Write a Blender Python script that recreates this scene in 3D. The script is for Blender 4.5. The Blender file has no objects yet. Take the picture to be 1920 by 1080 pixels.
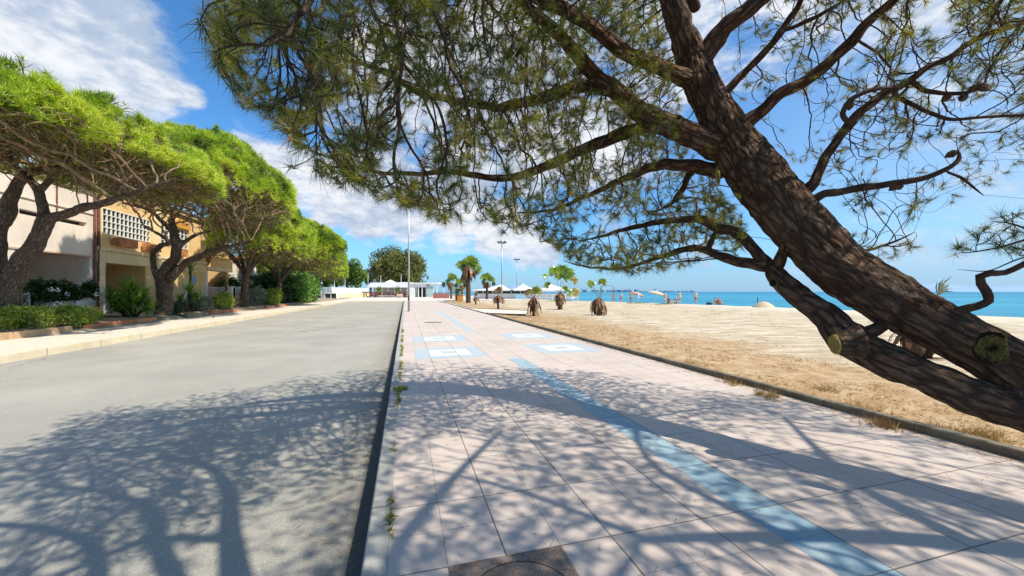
import bpy, bmesh, math, random, time
import numpy as np
from mathutils import Vector, Matrix, kdtree, noise
T0 = time.time()
sc = bpy.context.scene
PI = math.pi
R = math.radians
# ------------------------------------------------------------------ camera, sky, sun, exposure
EYE = 1.6
FPX = 720.0                       # focal length in pixels of the 1920 px wide photograph
cam_d = bpy.data.cameras.new("camera"); cam = bpy.data.objects.new("camera", cam_d)
sc.collection.objects.link(cam); sc.camera = cam
cam_d.sensor_width = 36; cam_d.lens = FPX / 1920 * 36
cam_d.shift_y = 7 / 1920
cam_d.clip_start = 0.05; cam_d.clip_end = 60000
cam.location = (0, 0, EYE); cam.rotation_euler = (PI / 2, 0, 0)

SH = Vector((-0.76, 0.35, -1.0))  # way the light travels: a metre of height throws this much shadow
sun_dir = (-SH).normalized()
sun_el = math.asin(sun_dir.z); sun_az = math.atan2(sun_dir.x, sun_dir.y)
sd = bpy.data.lights.new("sun", 'SUN'); sd.energy = 5.0; sd.angle = R(0.55); sd.color = (1.0, 0.93, 0.80)
sun = bpy.data.objects.new("sun", sd); sc.collection.objects.link(sun)
sun.rotation_euler = sun_dir.to_track_quat('Z', 'Y').to_euler(); sun.location = (20, -5, 30)

sc.view_settings.view_transform = 'Standard'; sc.view_settings.look = 'None'
sc.view_settings.exposure = 0.40; sc.view_settings.gamma = 1.0
sc.cycles.max_bounces = 6; sc.cycles.transparent_max_bounces = 8
sc.cycles.diffuse_bounces = 4

def pdir(px, py):
    return Vector(((px - 960) / FPX, 1, -(py - 547) / FPX)).normalized()

world = bpy.data.worlds.new("World"); sc.world = world; world.use_nodes = True
def build_world():
    nt = world.node_tree; N = nt.nodes; L = nt.links
    N.clear()
    out = N.new('ShaderNodeOutputWorld'); bg = N.new('ShaderNodeBackground')
    sky = N.new('ShaderNodeTexSky'); sky.sky_type = 'NISHITA'; sky.sun_disc = False
    sky.sun_elevation = sun_el; sky.sun_rotation = sun_az
    sky.air_density = 1.0; sky.dust_density = 0.6; sky.ozone_density = 3.0; sky.altitude = 0
    tc = N.new('ShaderNodeTexCoord')
    def vm(op, a, b=None, s=None):
        n = N.new('ShaderNodeVectorMath'); n.operation = op
        for i, v in enumerate((a, b)):
            if v is None: continue
            if isinstance(v, (tuple, Vector)): n.inputs[i].default_value = v
            else: L.new(v, n.inputs[i])
        if s is not None: n.inputs['Scale'].default_value = s
        return n
    def m(op, a, b=None, clamp=False):
        n = N.new('ShaderNodeMath'); n.operation = op; n.use_clamp = clamp
        for i, v in enumerate((a, b)):
            if v is None: continue
            if isinstance(v, (int, float)): n.inputs[i].default_value = v
            else: L.new(v, n.inputs[i])
        return n.outputs[0]
    def mr(v, a, b, c=0., d=1., kind='SMOOTHSTEP'):
        n = N.new('ShaderNodeMapRange'); n.interpolation_type = kind
        L.new(v, n.inputs[0])
        for i, x in enumerate((a, b, c, d)): n.inputs[i + 1].default_value = x
        return n.outputs[0]
    dirn = vm('NORMALIZE', tc.outputs['Generated']).outputs[0]
    def ns(scale, detail, rough, sx=(1, 1, 2.2), dist=0.0, off=(0, 0, 0)):
        v = vm('MULTIPLY_ADD', dirn, sx); v.inputs[2].default_value = off
        n = N.new('ShaderNodeTexNoise'); n.inputs['Scale'].default_value = scale; n.inputs['Detail'].default_value = detail
        n.inputs['Roughness'].default_value = rough; n.inputs['Distortion'].default_value = dist
        L.new(v.outputs[0], n.inputs['Vector']); return n.outputs['Fac']
    big = ns(7, 9, 0.62, dist=0.35); fine = ns(26, 7, 0.6, off=(3, 1, 2)); soft = ns(2.6, 5, 0.5, off=(7, 5, 2))
    # (px, py, radius, weight): clouds by direction, where the photograph has them
    blobs = [(-150, 40, .26, 1), (40, 70, .21, 1), (170, 100, .15, 1), (255, 150, .095, 1), (120, 10, .15, 1), (-60, 180, .2, .9),
             (230, 40, .07, .8), (350, 180, .035, .8),
             (560, 455, .05, .6), (700, 470, .06, .55), (300, 330, .10, .9), (400, 310, .07, 1), (470, 325, .10, 1), (545, 340, .11, 1), (620, 365, .11, 1), (690, 385, .12, 1), (770, 390, .13, 1),
             (850, 400, .13, 1), (930, 425, .11, 1), (985, 455, .09, 1), (1020, 475, .06, 1), (860, 330, .15, .9), (730, 320, .12, .8),
             (760, 150, .22, .85), (980, 120, .3, .9), (1130, 260, .2, .85), (1250, 60, .25, .7), (1000, 300, .14, .8),
             (1150, 430, .10, .45), (1300, 480, .10, .45), (1450, 500, .09, .35), (1700, 490, .10, .5), (1800, 505, .08, .5), (620, 200, .12, .6),
             (-500, 300, .4, 1), (2300, 200, .5, .5), (1600, -500, .6, .7), (700, -900, .6, .7)]
    acc = None
    for px, py, r, w in blobs:
        d = vm('DISTANCE', dirn, pdir(px, py)).outputs['Value']
        g = mr(d, r * 1.25, r * 0.15, 0, w)
        acc = g if acc is None else m('MAXIMUM', acc, g)
    dens = m('ADD', m('MULTIPLY', acc, 0.80), m('MULTIPLY', m('SUBTRACT', big, 0.5), 1.15))
    dens = m('ADD', dens, m('MULTIPLY', m('SUBTRACT', fine, 0.5), 0.30))
    cov = mr(dens, 0.22, 0.62)
    shade = mr(m('ADD', m('MULTIPLY', soft, 0.6), m('MULTIPLY', fine, 0.4)), 0.40, 0.62)
    core = mr(dens, 0.45, 0.95)
    def mix(f, a, b):
        n = N.new('ShaderNodeMix'); n.data_type = 'RGBA'
        if isinstance(f, float): n.inputs[0].default_value = f
        else: L.new(f, n.inputs[0])
        for i, v in ((6, a), (7, b)):
            if isinstance(v, tuple): n.inputs[i].default_value = v
            else: L.new(v, n.inputs[i])
        return n.outputs[2]
    cc = mix(shade, (3.7, 4.6, 6.0, 1), (7.6, 7.8, 8.2, 1))
    tint = N.new('ShaderNodeMix'); tint.data_type = 'RGBA'; tint.blend_type = 'MULTIPLY'; tint.inputs[0].default_value = 1
    L.new(sky.outputs[0], tint.inputs[6]); tint.inputs[7].default_value = (0.66, 1.24, 1.62, 1)
    col = mix(cov, tint.outputs[2], cc)
    # low haze whitening the horizon
    sep = N.new('ShaderNodeSeparateXYZ'); L.new(dirn, sep.inputs[0])
    hz = mr(sep.outputs[2], 0.15, 0.0, 0, .62)
    veil = m('MULTIPLY', mr(sep.outputs[0], .25, .85, 0, .45), mr(sep.outputs[2], .75, .2, .3, 1))
    col = mix(veil, col, (4.6, 5.9, 7.1, 1))
    L.new(mix(hz, col, (3.0, 4.7, 7.2, 1)), bg.inputs[0]); bg.inputs[1].default_value = 0.094
    L.new(bg.outputs[0], out.inputs[0])
build_world()

# ------------------------------------------------------------------ frames and helpers
RD = Vector((-0.26763, 0.96352, 0)).normalized()   # along the road
ND = Vector((RD.y, -RD.x, 0))                      # to the right of it
def W(s, t, z=0.0): return RD * s + ND * t + Vector((0, 0, z))
def U(px, py, d): return Vector(((px - 960) / FPX * d, d, EYE - (py - 547) / FPX * d))
def G(px, py, z=0.0):
    d = (EYE - z) * FPX / (py - 547); return U(px, py, d)
def ST(p): return p.dot(RD), p.dot(ND)
def SP(px, t):
    k = (px - 960) / FPX
    return t * (ND.x - k * ND.y) / (k * RD.y - RD.x)
ROT = math.atan2(RD.y, RD.x)

def srgb(h):
    h = h.lstrip('#'); c = [int(h[i:i + 2], 16) / 255 for i in (0, 2, 4)]
    return tuple((x / 12.92 if x <= .04045 else ((x + .055) / 1.055) ** 2.4) for x in c) + (1,)

def wloc(o):
    w = Vector((0, 0, 0))
    while o is not None: w += o.location; o = o.parent
    return w
class MB:
    def __init__(self): self.v = []; self.f = []; self.a = []
    def add(self, vs, fs):
        b = len(self.v); self.v.extend([tuple(x) for x in vs]); self.f.extend([tuple(i + b for i in f) for f in fs]); return self
    def hexa(self, p):
        return self.add(p, [(0, 3, 2, 1), (4, 5, 6, 7), (0, 1, 5, 4), (1, 2, 6, 5), (2, 3, 7, 6), (3, 0, 4, 7)])
    def box(self, c, s, rz=0.0):
        hx, hy, hz = s[0] / 2, s[1] / 2, s[2] / 2; c = Vector(c); m = Matrix.Rotation(rz, 3, 'Z')
        return self.hexa([c + m @ Vector((x, y, z)) for z in (-hz, hz) for x, y in ((-hx, -hy), (hx, -hy), (hx, hy), (-hx, hy))])
    def bst(self, s0, s1, t0, t1, z0, z1):
        s0, s1 = sorted((s0, s1)); t0, t1 = sorted((t0, t1))
        return self.hexa([W(s, t, z) for z in (z0, z1) for s, t in ((s0, t0), (s0, t1), (s1, t1), (s1, t0))][0:8])
    def tube(self, pts, radii, sides=6, cap=True, disp=None):
        pts = [Vector(p) for p in pts]; n = len(pts)
        if n < 2: return self
        rings = []; up = None; ln = 0.0
        for i in range(n):
            t = (pts[min(i + 1, n - 1)] - pts[max(i - 1, 0)])
            if t.length < 1e-9: t = Vector((0, 0, 1))
            t.normalize()
            if up is None:
                a = Vector((0, 0, 1)) if abs(t.z) < .9 else Vector((1, 0, 0)); up = (a - t * a.dot(t)).normalized()
            else:
                up = up - t * up.dot(t)
                up = up.normalized() if up.length > 1e-6 else t.orthogonal().normalized()
            sd_ = t.cross(up); ring = []
            if i: ln += (pts[i] - pts[i - 1]).length
            for k in range(sides):
                a = 2 * PI * k / sides; d = up * math.cos(a) + sd_ * math.sin(a); r = radii[i]
                p = pts[i] + d * r; q = Vector((math.cos(a) * r, math.sin(a) * r, ln))
                if disp: p = p + d * disp(q, t, r)
                self.a.append(q)
                ring.append(p)
            rings.append(ring)
        vs = [p for r_ in rings for p in r_]; fs = []
        for i in range(n - 1):
            for k in range(sides):
                a, b = i * sides + k, i * sides + (k + 1) % sides
                fs.append((a, b, b + sides, a + sides))
        if cap: fs.append(tuple(reversed(range(sides)))); fs.append(tuple((n - 1) * sides + k for k in range(sides)))
        return self.add(vs, fs)
    def build(self, name, mat, parent=None, smooth=False, label=None):
        if parent:
            w = wloc(parent); self.v = [(x - w.x, y - w.y, z - w.z) for x, y, z in self.v]
        me = bpy.data.meshes.new(name); me.from_pydata(self.v, [], self.f); me.update()
        if mat: me.materials.append(mat)
        if smooth: me.polygons.foreach_set('use_smooth', [True] * len(me.polygons))
        if self.a and len(self.a) == len(self.v) and len(self.a) > 60:
            at = me.attributes.new('bark', 'FLOAT_VECTOR', 'POINT'); at.data.foreach_set('vector', [c for q in self.a for c in q])
        o = bpy.data.objects.new(name, me); sc.collection.objects.link(o)
        if parent:
            o.parent = parent
        if label: o['label'] = label
        return o

def trimesh(name, V, mat, parent=None, per=3):
    """V: (n*per, 3) array of loose triangles / quads"""
    n = len(V) // per; me = bpy.data.meshes.new(name)
    if parent: V = np.asarray(V) - np.array(wloc(parent))
    me.vertices.add(n * per); me.vertices.foreach_set('co', np.asarray(V, dtype=np.float32).ravel())
    me.loops.add(n * per); me.loops.foreach_set('vertex_index', np.arange(n * per, dtype=np.int32))
    me.polygons.add(n); me.polygons.foreach_set('loop_start', np.arange(0, n * per, per, dtype=np.int32))
    me.update(calc_edges=True); me.materials.append(mat)
    o = bpy.data.objects.new(name, me); sc.collection.objects.link(o)
    if parent:
        o.parent = parent
    return o

def thing(name, loc, label, cat, group=None):
    o = bpy.data.objects.new(name, None); sc.collection.objects.link(o); o.location = loc
    o.empty_display_size = .2
    o['label'] = label; o['category'] = cat
    if group: o['group'] = group
    return o
def tag(o, label, cat, group=None, kind=None):
    if label: o['label'] = label
    if cat: o['category'] = cat
    if group: o['group'] = group
    if kind: o['kind'] = kind
    return o
def struct(o, label=None):
    o['kind'] = 'structure'
    if label: o['label'] = label
    return o
def copy_tree(o, parent=None):
    c = o.copy(); sc.collection.objects.link(c); c.parent = parent
    for ch in list(o.children): copy_tree(ch, c)
    return c
def move_copy(o, loc, rz=0.0, sc_=1.0):
    c = copy_tree(o); c.location = loc; c.rotation_euler = (0, 0, rz); c.scale = (sc_,) * 3
    return c

# ------------------------------------------------------------------ materials
MATS = {}
class NT:
    def __init__(self, name, rough=0.8, spec=0.3):
        self.m = bpy.data.materials.new(name); self.m.use_nodes = True; self.t = self.m.node_tree
        self.N = self.t.nodes; self.L = self.t.links; self.b = self.N['Principled BSDF']; self.out = self.N['Material Output']
        self.b.inputs['Roughness'].default_value = rough; self.b.inputs['Specular IOR Level'].default_value = spec
        self.tc = self.N.new('ShaderNodeTexCoord'); self.P = self.tc.outputs['Object']
        g = self.N.new('ShaderNodeNewGeometry'); self.geo = g; self.WP = g.outputs['Position']
        MATS[name] = self.m
    def set(self, sock, v):
        if isinstance(v, bpy.types.NodeSocket): self.L.new(v, sock)
        else: sock.default_value = v
    def map(self, v, scale=(1, 1, 1), rot=(0, 0, 0)):
        n = self.N.new('ShaderNodeMapping'); self.L.new(v, n.inputs[0]); n.inputs['Scale'].default_value = scale; n.inputs['Rotation'].default_value = rot
        return n.outputs[0]
    def noise(self, scale, detail=4, rough=.55, v=None, dist=0):
        n = self.N.new('ShaderNodeTexNoise'); n.inputs['Scale'].default_value = scale; n.inputs['Detail'].default_value = detail
        n.inputs['Roughness'].default_value = rough; n.inputs['Distortion'].default_value = dist
        self.L.new(v if v is not None else self.WP, n.inputs['Vector']); return n.outputs['Fac']
    def voro(self, scale, v=None, feature='F1', out='Distance', rand=1.0):
        n = self.N.new('ShaderNodeTexVoronoi'); n.feature = feature; n.inputs['Scale'].default_value = scale
        n.inputs['Randomness'].default_value = rand
        self.L.new(v if v is not None else self.WP, n.inputs['Vector']); return n.outputs[out]
    def rng(self, v, a, b, c=0., d=1., smooth=True):
        n = self.N.new('ShaderNodeMapRange'); n.interpolation_type = 'SMOOTHSTEP' if smooth else 'LINEAR'
        self.L.new(v, n.inputs[0])
        for i, x in enumerate((a, b, c, d)): n.inputs[i + 1].default_value = x
        return n.outputs[0]
    def math(self, op, a, b=None, clamp=False):
        n = self.N.new('ShaderNodeMath'); n.operation = op; n.use_clamp = clamp
        self.set(n.inputs[0], a)
        if b is not None: self.set(n.inputs[1], b)
        return n.outputs[0]
    def mix(self, f, a, b, mode='MIX'):
        n = self.N.new('ShaderNodeMix'); n.data_type = 'RGBA'; n.blend_type = mode
        self.set(n.inputs[0], f); self.set(n.inputs[6], a); self.set(n.inputs[7], b); return n.outputs[2]
    def col(self, c): self.set(self.b.inputs['Base Color'], c); return self
    def bump(self, h, strength=.5, dist=.02):
        n = self.N.new('ShaderNodeBump'); n.inputs['Strength'].default_value = strength; n.inputs['Distance'].default_value = dist
        self.L.new(h, n.inputs['Height']); self.L.new(n.outputs[0], self.b.inputs['Normal']); return self
    def sep(self, v):
        n = self.N.new('ShaderNodeSeparateXYZ'); self.L.new(v, n.inputs[0]); return n.outputs
    def st(self):
        """(along the road, across the road) of the shading point"""
        def dot(vec):
            n = self.N.new('ShaderNodeVectorMath'); n.operation = 'DOT_PRODUCT'; self.L.new(self.WP, n.inputs[0]); n.inputs[1].default_value = vec
            return n.outputs['Value']
        return dot(RD), dot(ND)

def plain(name, c, rough=.7, var=.18, scale=6, bump=.15, bscale=40, spec=.3, metal=0):
    n = NT(name, rough, spec)
    f = n.noise(scale, 5, .6)
    c2 = tuple(max(0, x * (1 - var)) for x in c[:3]) + (1,); c3 = tuple(min(1, x * (1 + var)) for x in c[:3]) + (1,)
    n.col(n.mix(n.rng(f, .3, .7), c2, c3)); n.b.inputs['Metallic'].default_value = metal
    if bump: n.bump(n.noise(bscale, 4), bump, .01)
    return n.m

def leafmat(name, cols, trans=.35, scale=1.5, rough=.5, tcol=None):
    """foliage: colour varies from clump to clump and from blade to blade"""
    n = NT(name); N, L = n.N, n.L; N.remove(n.b)
    f = n.noise(scale, 3, .6, v=n.P)
    isl = n.geo.outputs['Random Per Island']
    k = n.math('ADD', n.math('MULTIPLY', n.rng(f, .3, .7), .65), n.math('MULTIPLY', isl, .35))
    cr = N.new('ShaderNodeValToRGB'); L.new(k, cr.inputs[0]); e = cr.color_ramp.elements
    e[0].color = cols[0]; e[0].position = .1; e[1].color = cols[-1]; e[1].position = .9
    for i, c in enumerate(cols[1:-1]):
        x = e.new(.1 + .8 * (i + 1) / (len(cols) - 1)); x.color = c
    d = N.new('ShaderNodeBsdfDiffuse'); t = N.new('ShaderNodeBsdfTranslucent'); g = N.new('ShaderNodeBsdfGlossy')
    L.new(cr.outputs[0], d.inputs[0])
    tm = n.mix(1.0, cr.outputs[0], tcol or (1.15, 1.1, .6, 1), 'MULTIPLY'); L.new(tm, t.inputs[0])
    g.inputs['Roughness'].default_value = rough; g.inputs[0].default_value = (.8, .8, .8, 1)
    m1 = N.new('ShaderNodeMixShader'); m1.inputs[0].default_value = trans; L.new(d.outputs[0], m1.inputs[1]); L.new(t.outputs[0], m1.inputs[2])
    m2 = N.new('ShaderNodeMixShader'); m2.inputs[0].default_value = .05; L.new(m1.outputs[0], m2.inputs[1]); L.new(g.outputs[0], m2.inputs[2])
    L.new(m2.outputs[0], n.out.inputs[0])
    return n.m

def C(r, g, b): return (r, g, b, 1)

def mat_bark(name, dark, mid, light, scale=1.0, red=None):
    """thick ridged plates running along the limb, in the limb's own coordinates"""
    n = NT(name, .92, .12)
    at = n.N.new('ShaderNodeAttribute'); at.attribute_name = 'bark'; V = n.map(at.outputs['Vector'], scale=(1, 1, .30))
    w = n.N.new('ShaderNodeTexNoise'); w.inputs['Scale'].default_value = 7 * scale; w.inputs['Detail'].default_value = 3; n.L.new(V, w.inputs['Vector'])
    wv = n.N.new('ShaderNodeVectorMath'); wv.operation = 'MULTIPLY_ADD'; n.L.new(w.outputs['Color'], wv.inputs[0]); wv.inputs[1].default_value = (.09 / scale,) * 3; n.L.new(V, wv.inputs[2])
    v = wv.outputs[0]
    e = n.voro(15 * scale, v, 'DISTANCE_TO_EDGE'); e2 = n.voro(48 * scale, v, 'DISTANCE_TO_EDGE')
    crack = n.rng(e, 0, .30); crack2 = n.rng(e2, 0, .3)
    f = n.noise(16 * scale, 7, .7, v=V); g = n.noise(60 * scale, 5, .7, v=V); cs = n.sep(n.voro(15 * scale, v, 'F1', 'Color'))
    base = n.mix(n.rng(f, .34, .66), mid, light)
    base = n.mix(n.math('MULTIPLY', cs[0], .5), base, red or dark)
    base = n.mix(n.math('MULTIPLY', n.rng(g, .5, .72), .5), base, dark)
    base = n.mix(n.math('MULTIPLY', n.math('SUBTRACT', 1.0, crack), .75), base, dark)
    base = n.mix(n.math('MULTIPLY', n.math('SUBTRACT', 1.0, crack2), .3), base, dark)
    big = n.noise(1.3 * scale, 4, .6, v=n.WP)
    base = n.mix(n.math('MULTIPLY', n.rng(big, .5, .68), .14), base, C(.17, .15, .10))
    n.col(base)
    h = n.math('ADD', n.math('ADD', crack, n.math('MULTIPLY', crack2, .35)), n.math('ADD', n.math('MULTIPLY', f, 1.1), n.math('MULTIPLY', g, .5)))
    n.bump(h, 1.0, .020 / scale)
    return n.m

M = {}
M['bark'] = mat_bark('pine_bark', C(.022, .012, .008), C(.150, .085, .053), C(.32, .22, .15), 1.0, C(.16, .065, .034))
M['bark_small'] = plain('pine_branch_bark', C(.060, .034, .022), .9, .45, 9, .6, 60)
M['twig'] = plain('pine_twig_bark', C(.045, .026, .018), .9, .4, 8, 0)
M['bark_far'] = mat_bark('old_pine_bark', C(.04, .028, .022), C(.17, .12, .085), C(.30, .23, .175), 1.0)
M['twig_far'] = plain('dry_twig_bark', C(.19, .125, .075), .9, .45, 4, 0)
M['needle'] = leafmat('pine_needles', [C(.020, .036, .007), C(.070, .105, .012), C(.21, .22, .02), C(.46, .40, .07)], .52, 2.2, .45)
M['needle_dry'] = leafmat('dry_pine_needles', [C(.16, .09, .03), C(.30, .19, .06), C(.36, .27, .12)], .4, 2)
M['needle_far'] = leafmat('umbrella_pine_needles', [C(.07, .11, .010), C(.24, .38, .014), C(.46, .58, .025), C(.62, .66, .09)], .35, .55, .5)
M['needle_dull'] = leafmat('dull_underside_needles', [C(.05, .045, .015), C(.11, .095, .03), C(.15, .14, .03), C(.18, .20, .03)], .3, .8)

# ------------------------------------------------------------------ growth of branch networks
class Net:
    def __init__(self): self.p = []; self.par = []; self.rad = []; self.fixed = []
    def node(self, p, par, r=None):
        self.p.append(Vector(p)); self.par.append(par); self.rad.append(r or 0); self.fixed.append(r is not None); return len(self.p) - 1
    def nearest(self, p):
        b = None; bi = -1
        for i, q in enumerate(self.p):
            d = (q - p).length_squared
            if b is None or d < b: b = d; bi = i
        return bi

def catmull(pts, rad, step):
    P_ = [Vector(p) for p in pts]; out = []; ro = []
    for i in range(len(P_) - 1):
        p0 = P_[i - 1] if i else P_[0] * 2 - P_[1]; p1 = P_[i]; p2 = P_[i + 1]
        p3 = P_[i + 2] if i + 2 < len(P_) else p2 * 2 - p1
        n = max(1, int((p2 - p1).length / step))
        for k in range(n):
            t = k / n
            out.append(.5 * ((2 * p1) + (p2 - p0) * t + (2 * p0 - 5 * p1 + 4 * p2 - p3) * t * t + (3 * p1 - p0 - 3 * p2 + p3) * t ** 3))
            ro.append(rad[i] * (1 - t) + rad[i + 1] * t)
    out.append(P_[-1]); ro.append(rad[-1])
    return out, ro

def colonize(net, attr, step, kill, infl, rng, iters=90, inertia=.5, jitter=.35, up=.05, limit=40000):
    A = [Vector(a) for a in attr]; n = len(A)
    best = [1e9] * n; bi = [-1] * n; alive = list(range(n))
    new = list(range(len(net.p)))
    nchild = {}
    for _ in range(iters):
        kd = kdtree.KDTree(len(new))
        for i in new: kd.insert(net.p[i], i)
        kd.balance()
        nxt = []
        for a in alive:
            co, idx, d = kd.find(A[a])
            if idx is not None and d < best[a]: best[a] = d; bi[a] = idx
            if best[a] > kill: nxt.append(a)
        alive = nxt
        if not alive: break
        pull = {}
        for a in alive:
            if best[a] < infl:
                v = (A[a] - net.p[bi[a]]) / max(best[a], 1e-6)
                q = pull.get(bi[a])
                if q is None: pull[bi[a]] = [v.copy(), 1]
                else: q[0] += v; q[1] += 1
        new = []
        for i, (v, c) in pull.items():
            if nchild.get(i, 0) >= 3: continue
            nchild[i] = nchild.get(i, 0) + 1
            pr = net.par[i]
            dv = v.normalized() if v.length > 1e-4 else Vector((0, 0, 1))
            if pr >= 0:
                q = net.p[i] - net.p[pr]
                if q.length > 1e-6 and not net.fixed[i]: dv = dv + q.normalized() * inertia
            dv += Vector((rng.gauss(0, 1), rng.gauss(0, 1), rng.gauss(0, 1))) * jitter + Vector((0, 0, up))
            new.append(net.node(net.p[i] + dv.normalized() * step, i))
        if not new or len(net.p) > limit: break
    return net

def solve_radii(net, tip, power=2.4, cap=.6):
    n = len(net.p); acc = [0.0] * n; kids = [[] for _ in range(n)]
    for i in range(n):
        if net.par[i] >= 0: kids[net.par[i]].append(i)
    for i in range(n - 1, -1, -1):
        if not net.fixed[i]:
            net.rad[i] = max(tip, acc[i] ** (1 / power) if acc[i] > 0 else tip)
        if net.par[i] >= 0: acc[net.par[i]] += net.rad[i] ** power
    for i in range(n):
        pr = net.par[i]
        if pr >= 0 and not net.fixed[i]:
            net.rad[i] = min(net.rad[i], net.rad[pr] * (cap if net.fixed[pr] else 1.0))
    return kids

def twig_mesh(net, kids, name, mat, parent, rmin=0, rmax=9, sides=4):
    mb = MB(); done = set()
    for i in range(len(net.p)):
        if net.fixed[i] or i in done: continue
        pr = net.par[i]; chain = [pr] if pr >= 0 else []
        j = i
        while True:
            chain.append(j); done.add(j)
            ks = [k for k in kids[j] if not net.fixed[k]]
            if not ks: break
            j = max(ks, key=lambda k: net.rad[k])
        pts = [net.p[c] for c in chain]; rr = [net.rad[c] for c in chain]
        if len(rr) > 1: rr[0] = rr[1]
        rr[-1] *= .6
        r0 = max(rr)
        if len(pts) > 1: mb.tube(pts, rr, 3 if r0 < .003 else (4 if r0 < .012 else sides + 2), cap=False)
    return mb.build(name, mat, parent, smooth=True)

def tufts(cen, axes, n, L0, L1, w, rs, spread=1.0, droop=.15, along=0.05):
    """needle tufts: n thin blades fanned about each axis -> (k*3,3)"""
    cen = np.repeat(np.asarray(cen, dtype=float), n, 0); ax = np.repeat(np.asarray(axes, dtype=float), n, 0)
    k = len(cen)
    d = rs.normal(size=(k, 3)); d /= np.linalg.norm(d, axis=1)[:, None]
    v = ax * rs.uniform(.25, 1.1, (k, 1)) + d * spread; v /= np.linalg.norm(v, axis=1)[:, None]
    ln = rs.uniform(L0, L1, (k, 1)); b = cen - ax * rs.uniform(0, along, (k, 1))
    s = np.cross(v, rs.normal(size=(k, 3))); s /= np.linalg.norm(s, axis=1)[:, None] + 1e-9
    tip = b + v * ln; tip[:, 2] -= droop * ln[:, 0] * rs.uniform(0, 1, k)
    return np.stack([b - s * w / 2, b + s * w / 2, tip], 1).reshape(-1, 3)

# ================================================================== SETTING
CREST = [(-60, 37), (-10, 35.6), (14, 35.1), (25.6, 34.9), (38, 33.2), (51, 30.8), (59, 27.8), (75, 26.2), (92, 25.4), (140, 24)]
def crest(s):
    for (a, b), (c, d) in zip(CREST, CREST[1:]):
        if s <= c: return b + (d - b) * max(0, (s - a)) / (c - a)
    return CREST[-1][1]
def ground_z(s, t):
    """height of the sand"""
    u = t - crest(s); x = t - 5.75
    z = -.03 + .05 * noise.noise(Vector((s * .35, t * .35, 0))) + .035 * noise.noise(Vector((s * 1.3, t * 1.3, 5)))
    z *= min(1, x / 1.5)
    z += .10 * math.exp(-(u / 3) ** 2)
    if u > 0: z -= .075 * u * min(1, u / 3)
    return max(z, -2.6)
def sheet(name, ss, ts, fz, mat, label=None):
    mb = MB(); n = len(ts)
    mb.v = [tuple(W(s, t, fz(s, t))) for s in ss for t in ts]
    mb.f = [(i * n + j, i * n + j + 1, (i + 1) * n + j + 1, (i + 1) * n + j) for i in range(len(ss) - 1) for j in range(n - 1)]
    o = mb.build(name, mat, smooth=True); struct(o, label)
    return o
def lin(a, b, n): return [a + (b - a) * i / n for i in range(n + 1)]
def geo(a, b, n, k=2.0): return [a + (b - a) * (i / n) ** k for i in range(n + 1)]

def m_asphalt():
    n = NT('asphalt', .92, .2)
    a = n.noise(75, 4, .8); b = n.noise(.5, 5, .6); v = n.voro(95)
    st = n.st(); vec = n.N.new('ShaderNodeCombineXYZ'); n.L.new(n.math('MULTIPLY', st[0], .12), vec.inputs[0]); n.L.new(n.math('MULTIPLY', st[1], 1.3), vec.inputs[1])
    c = n.noise(1.0, 4, .6, v=vec.outputs[0])
    base = n.mix(n.rng(b, .3, .7), C(.30, .28, .235), C(.375, .35, .295))
    base = n.mix(n.math('MULTIPLY', n.rng(c, .5, .75), .14), base, C(.40, .385, .34))
    base = n.mix(n.math('MULTIPLY', n.rng(a, .50, .72), .7), base, C(.13, .125, .12))
    base = n.mix(n.math('MULTIPLY', n.rng(a, .48, .28), .7), base, C(.60, .58, .52))
    p = n.noise(.16, 3, .5, v=n.WP)
    base = n.mix(n.math('MULTIPLY', n.rng(p, .52, .60), .22), base, C(.25, .245, .235))
    wv = n.N.new('ShaderNodeVectorMath'); wv.operation = 'MULTIPLY_ADD'; nz = n.N.new('ShaderNodeTexNoise'); nz.inputs['Scale'].default_value = 2.2; nz.inputs['Detail'].default_value = 6; n.L.new(n.WP, nz.inputs['Vector'])
    n.L.new(nz.outputs['Color'], wv.inputs[0]); wv.inputs[1].default_value = (.9, .9, 0); n.L.new(n.WP, wv.inputs[2])
    ck = n.rng(n.voro(.19, wv.outputs[0], 'DISTANCE_TO_EDGE'), .0, .0045, 1, 0)
    base = n.mix(n.math('MULTIPLY', ck, n.math('MULTIPLY', n.rng(p, .42, .6), .75)), base, C(.10, .095, .09))
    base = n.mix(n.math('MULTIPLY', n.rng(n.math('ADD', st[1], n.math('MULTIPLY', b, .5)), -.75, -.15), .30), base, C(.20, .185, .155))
    base = n.mix(n.math('MULTIPLY', n.rng(n.math('ADD', st[1], n.math('MULTIPLY', a, .06)), -.40, -.33), .8), base, C(.06, .058, .055))  # kerb's cast shadow deepened by a near-black strip in the road colour
    n.col(base); n.bump(a, .55, .008); return n.m
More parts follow.
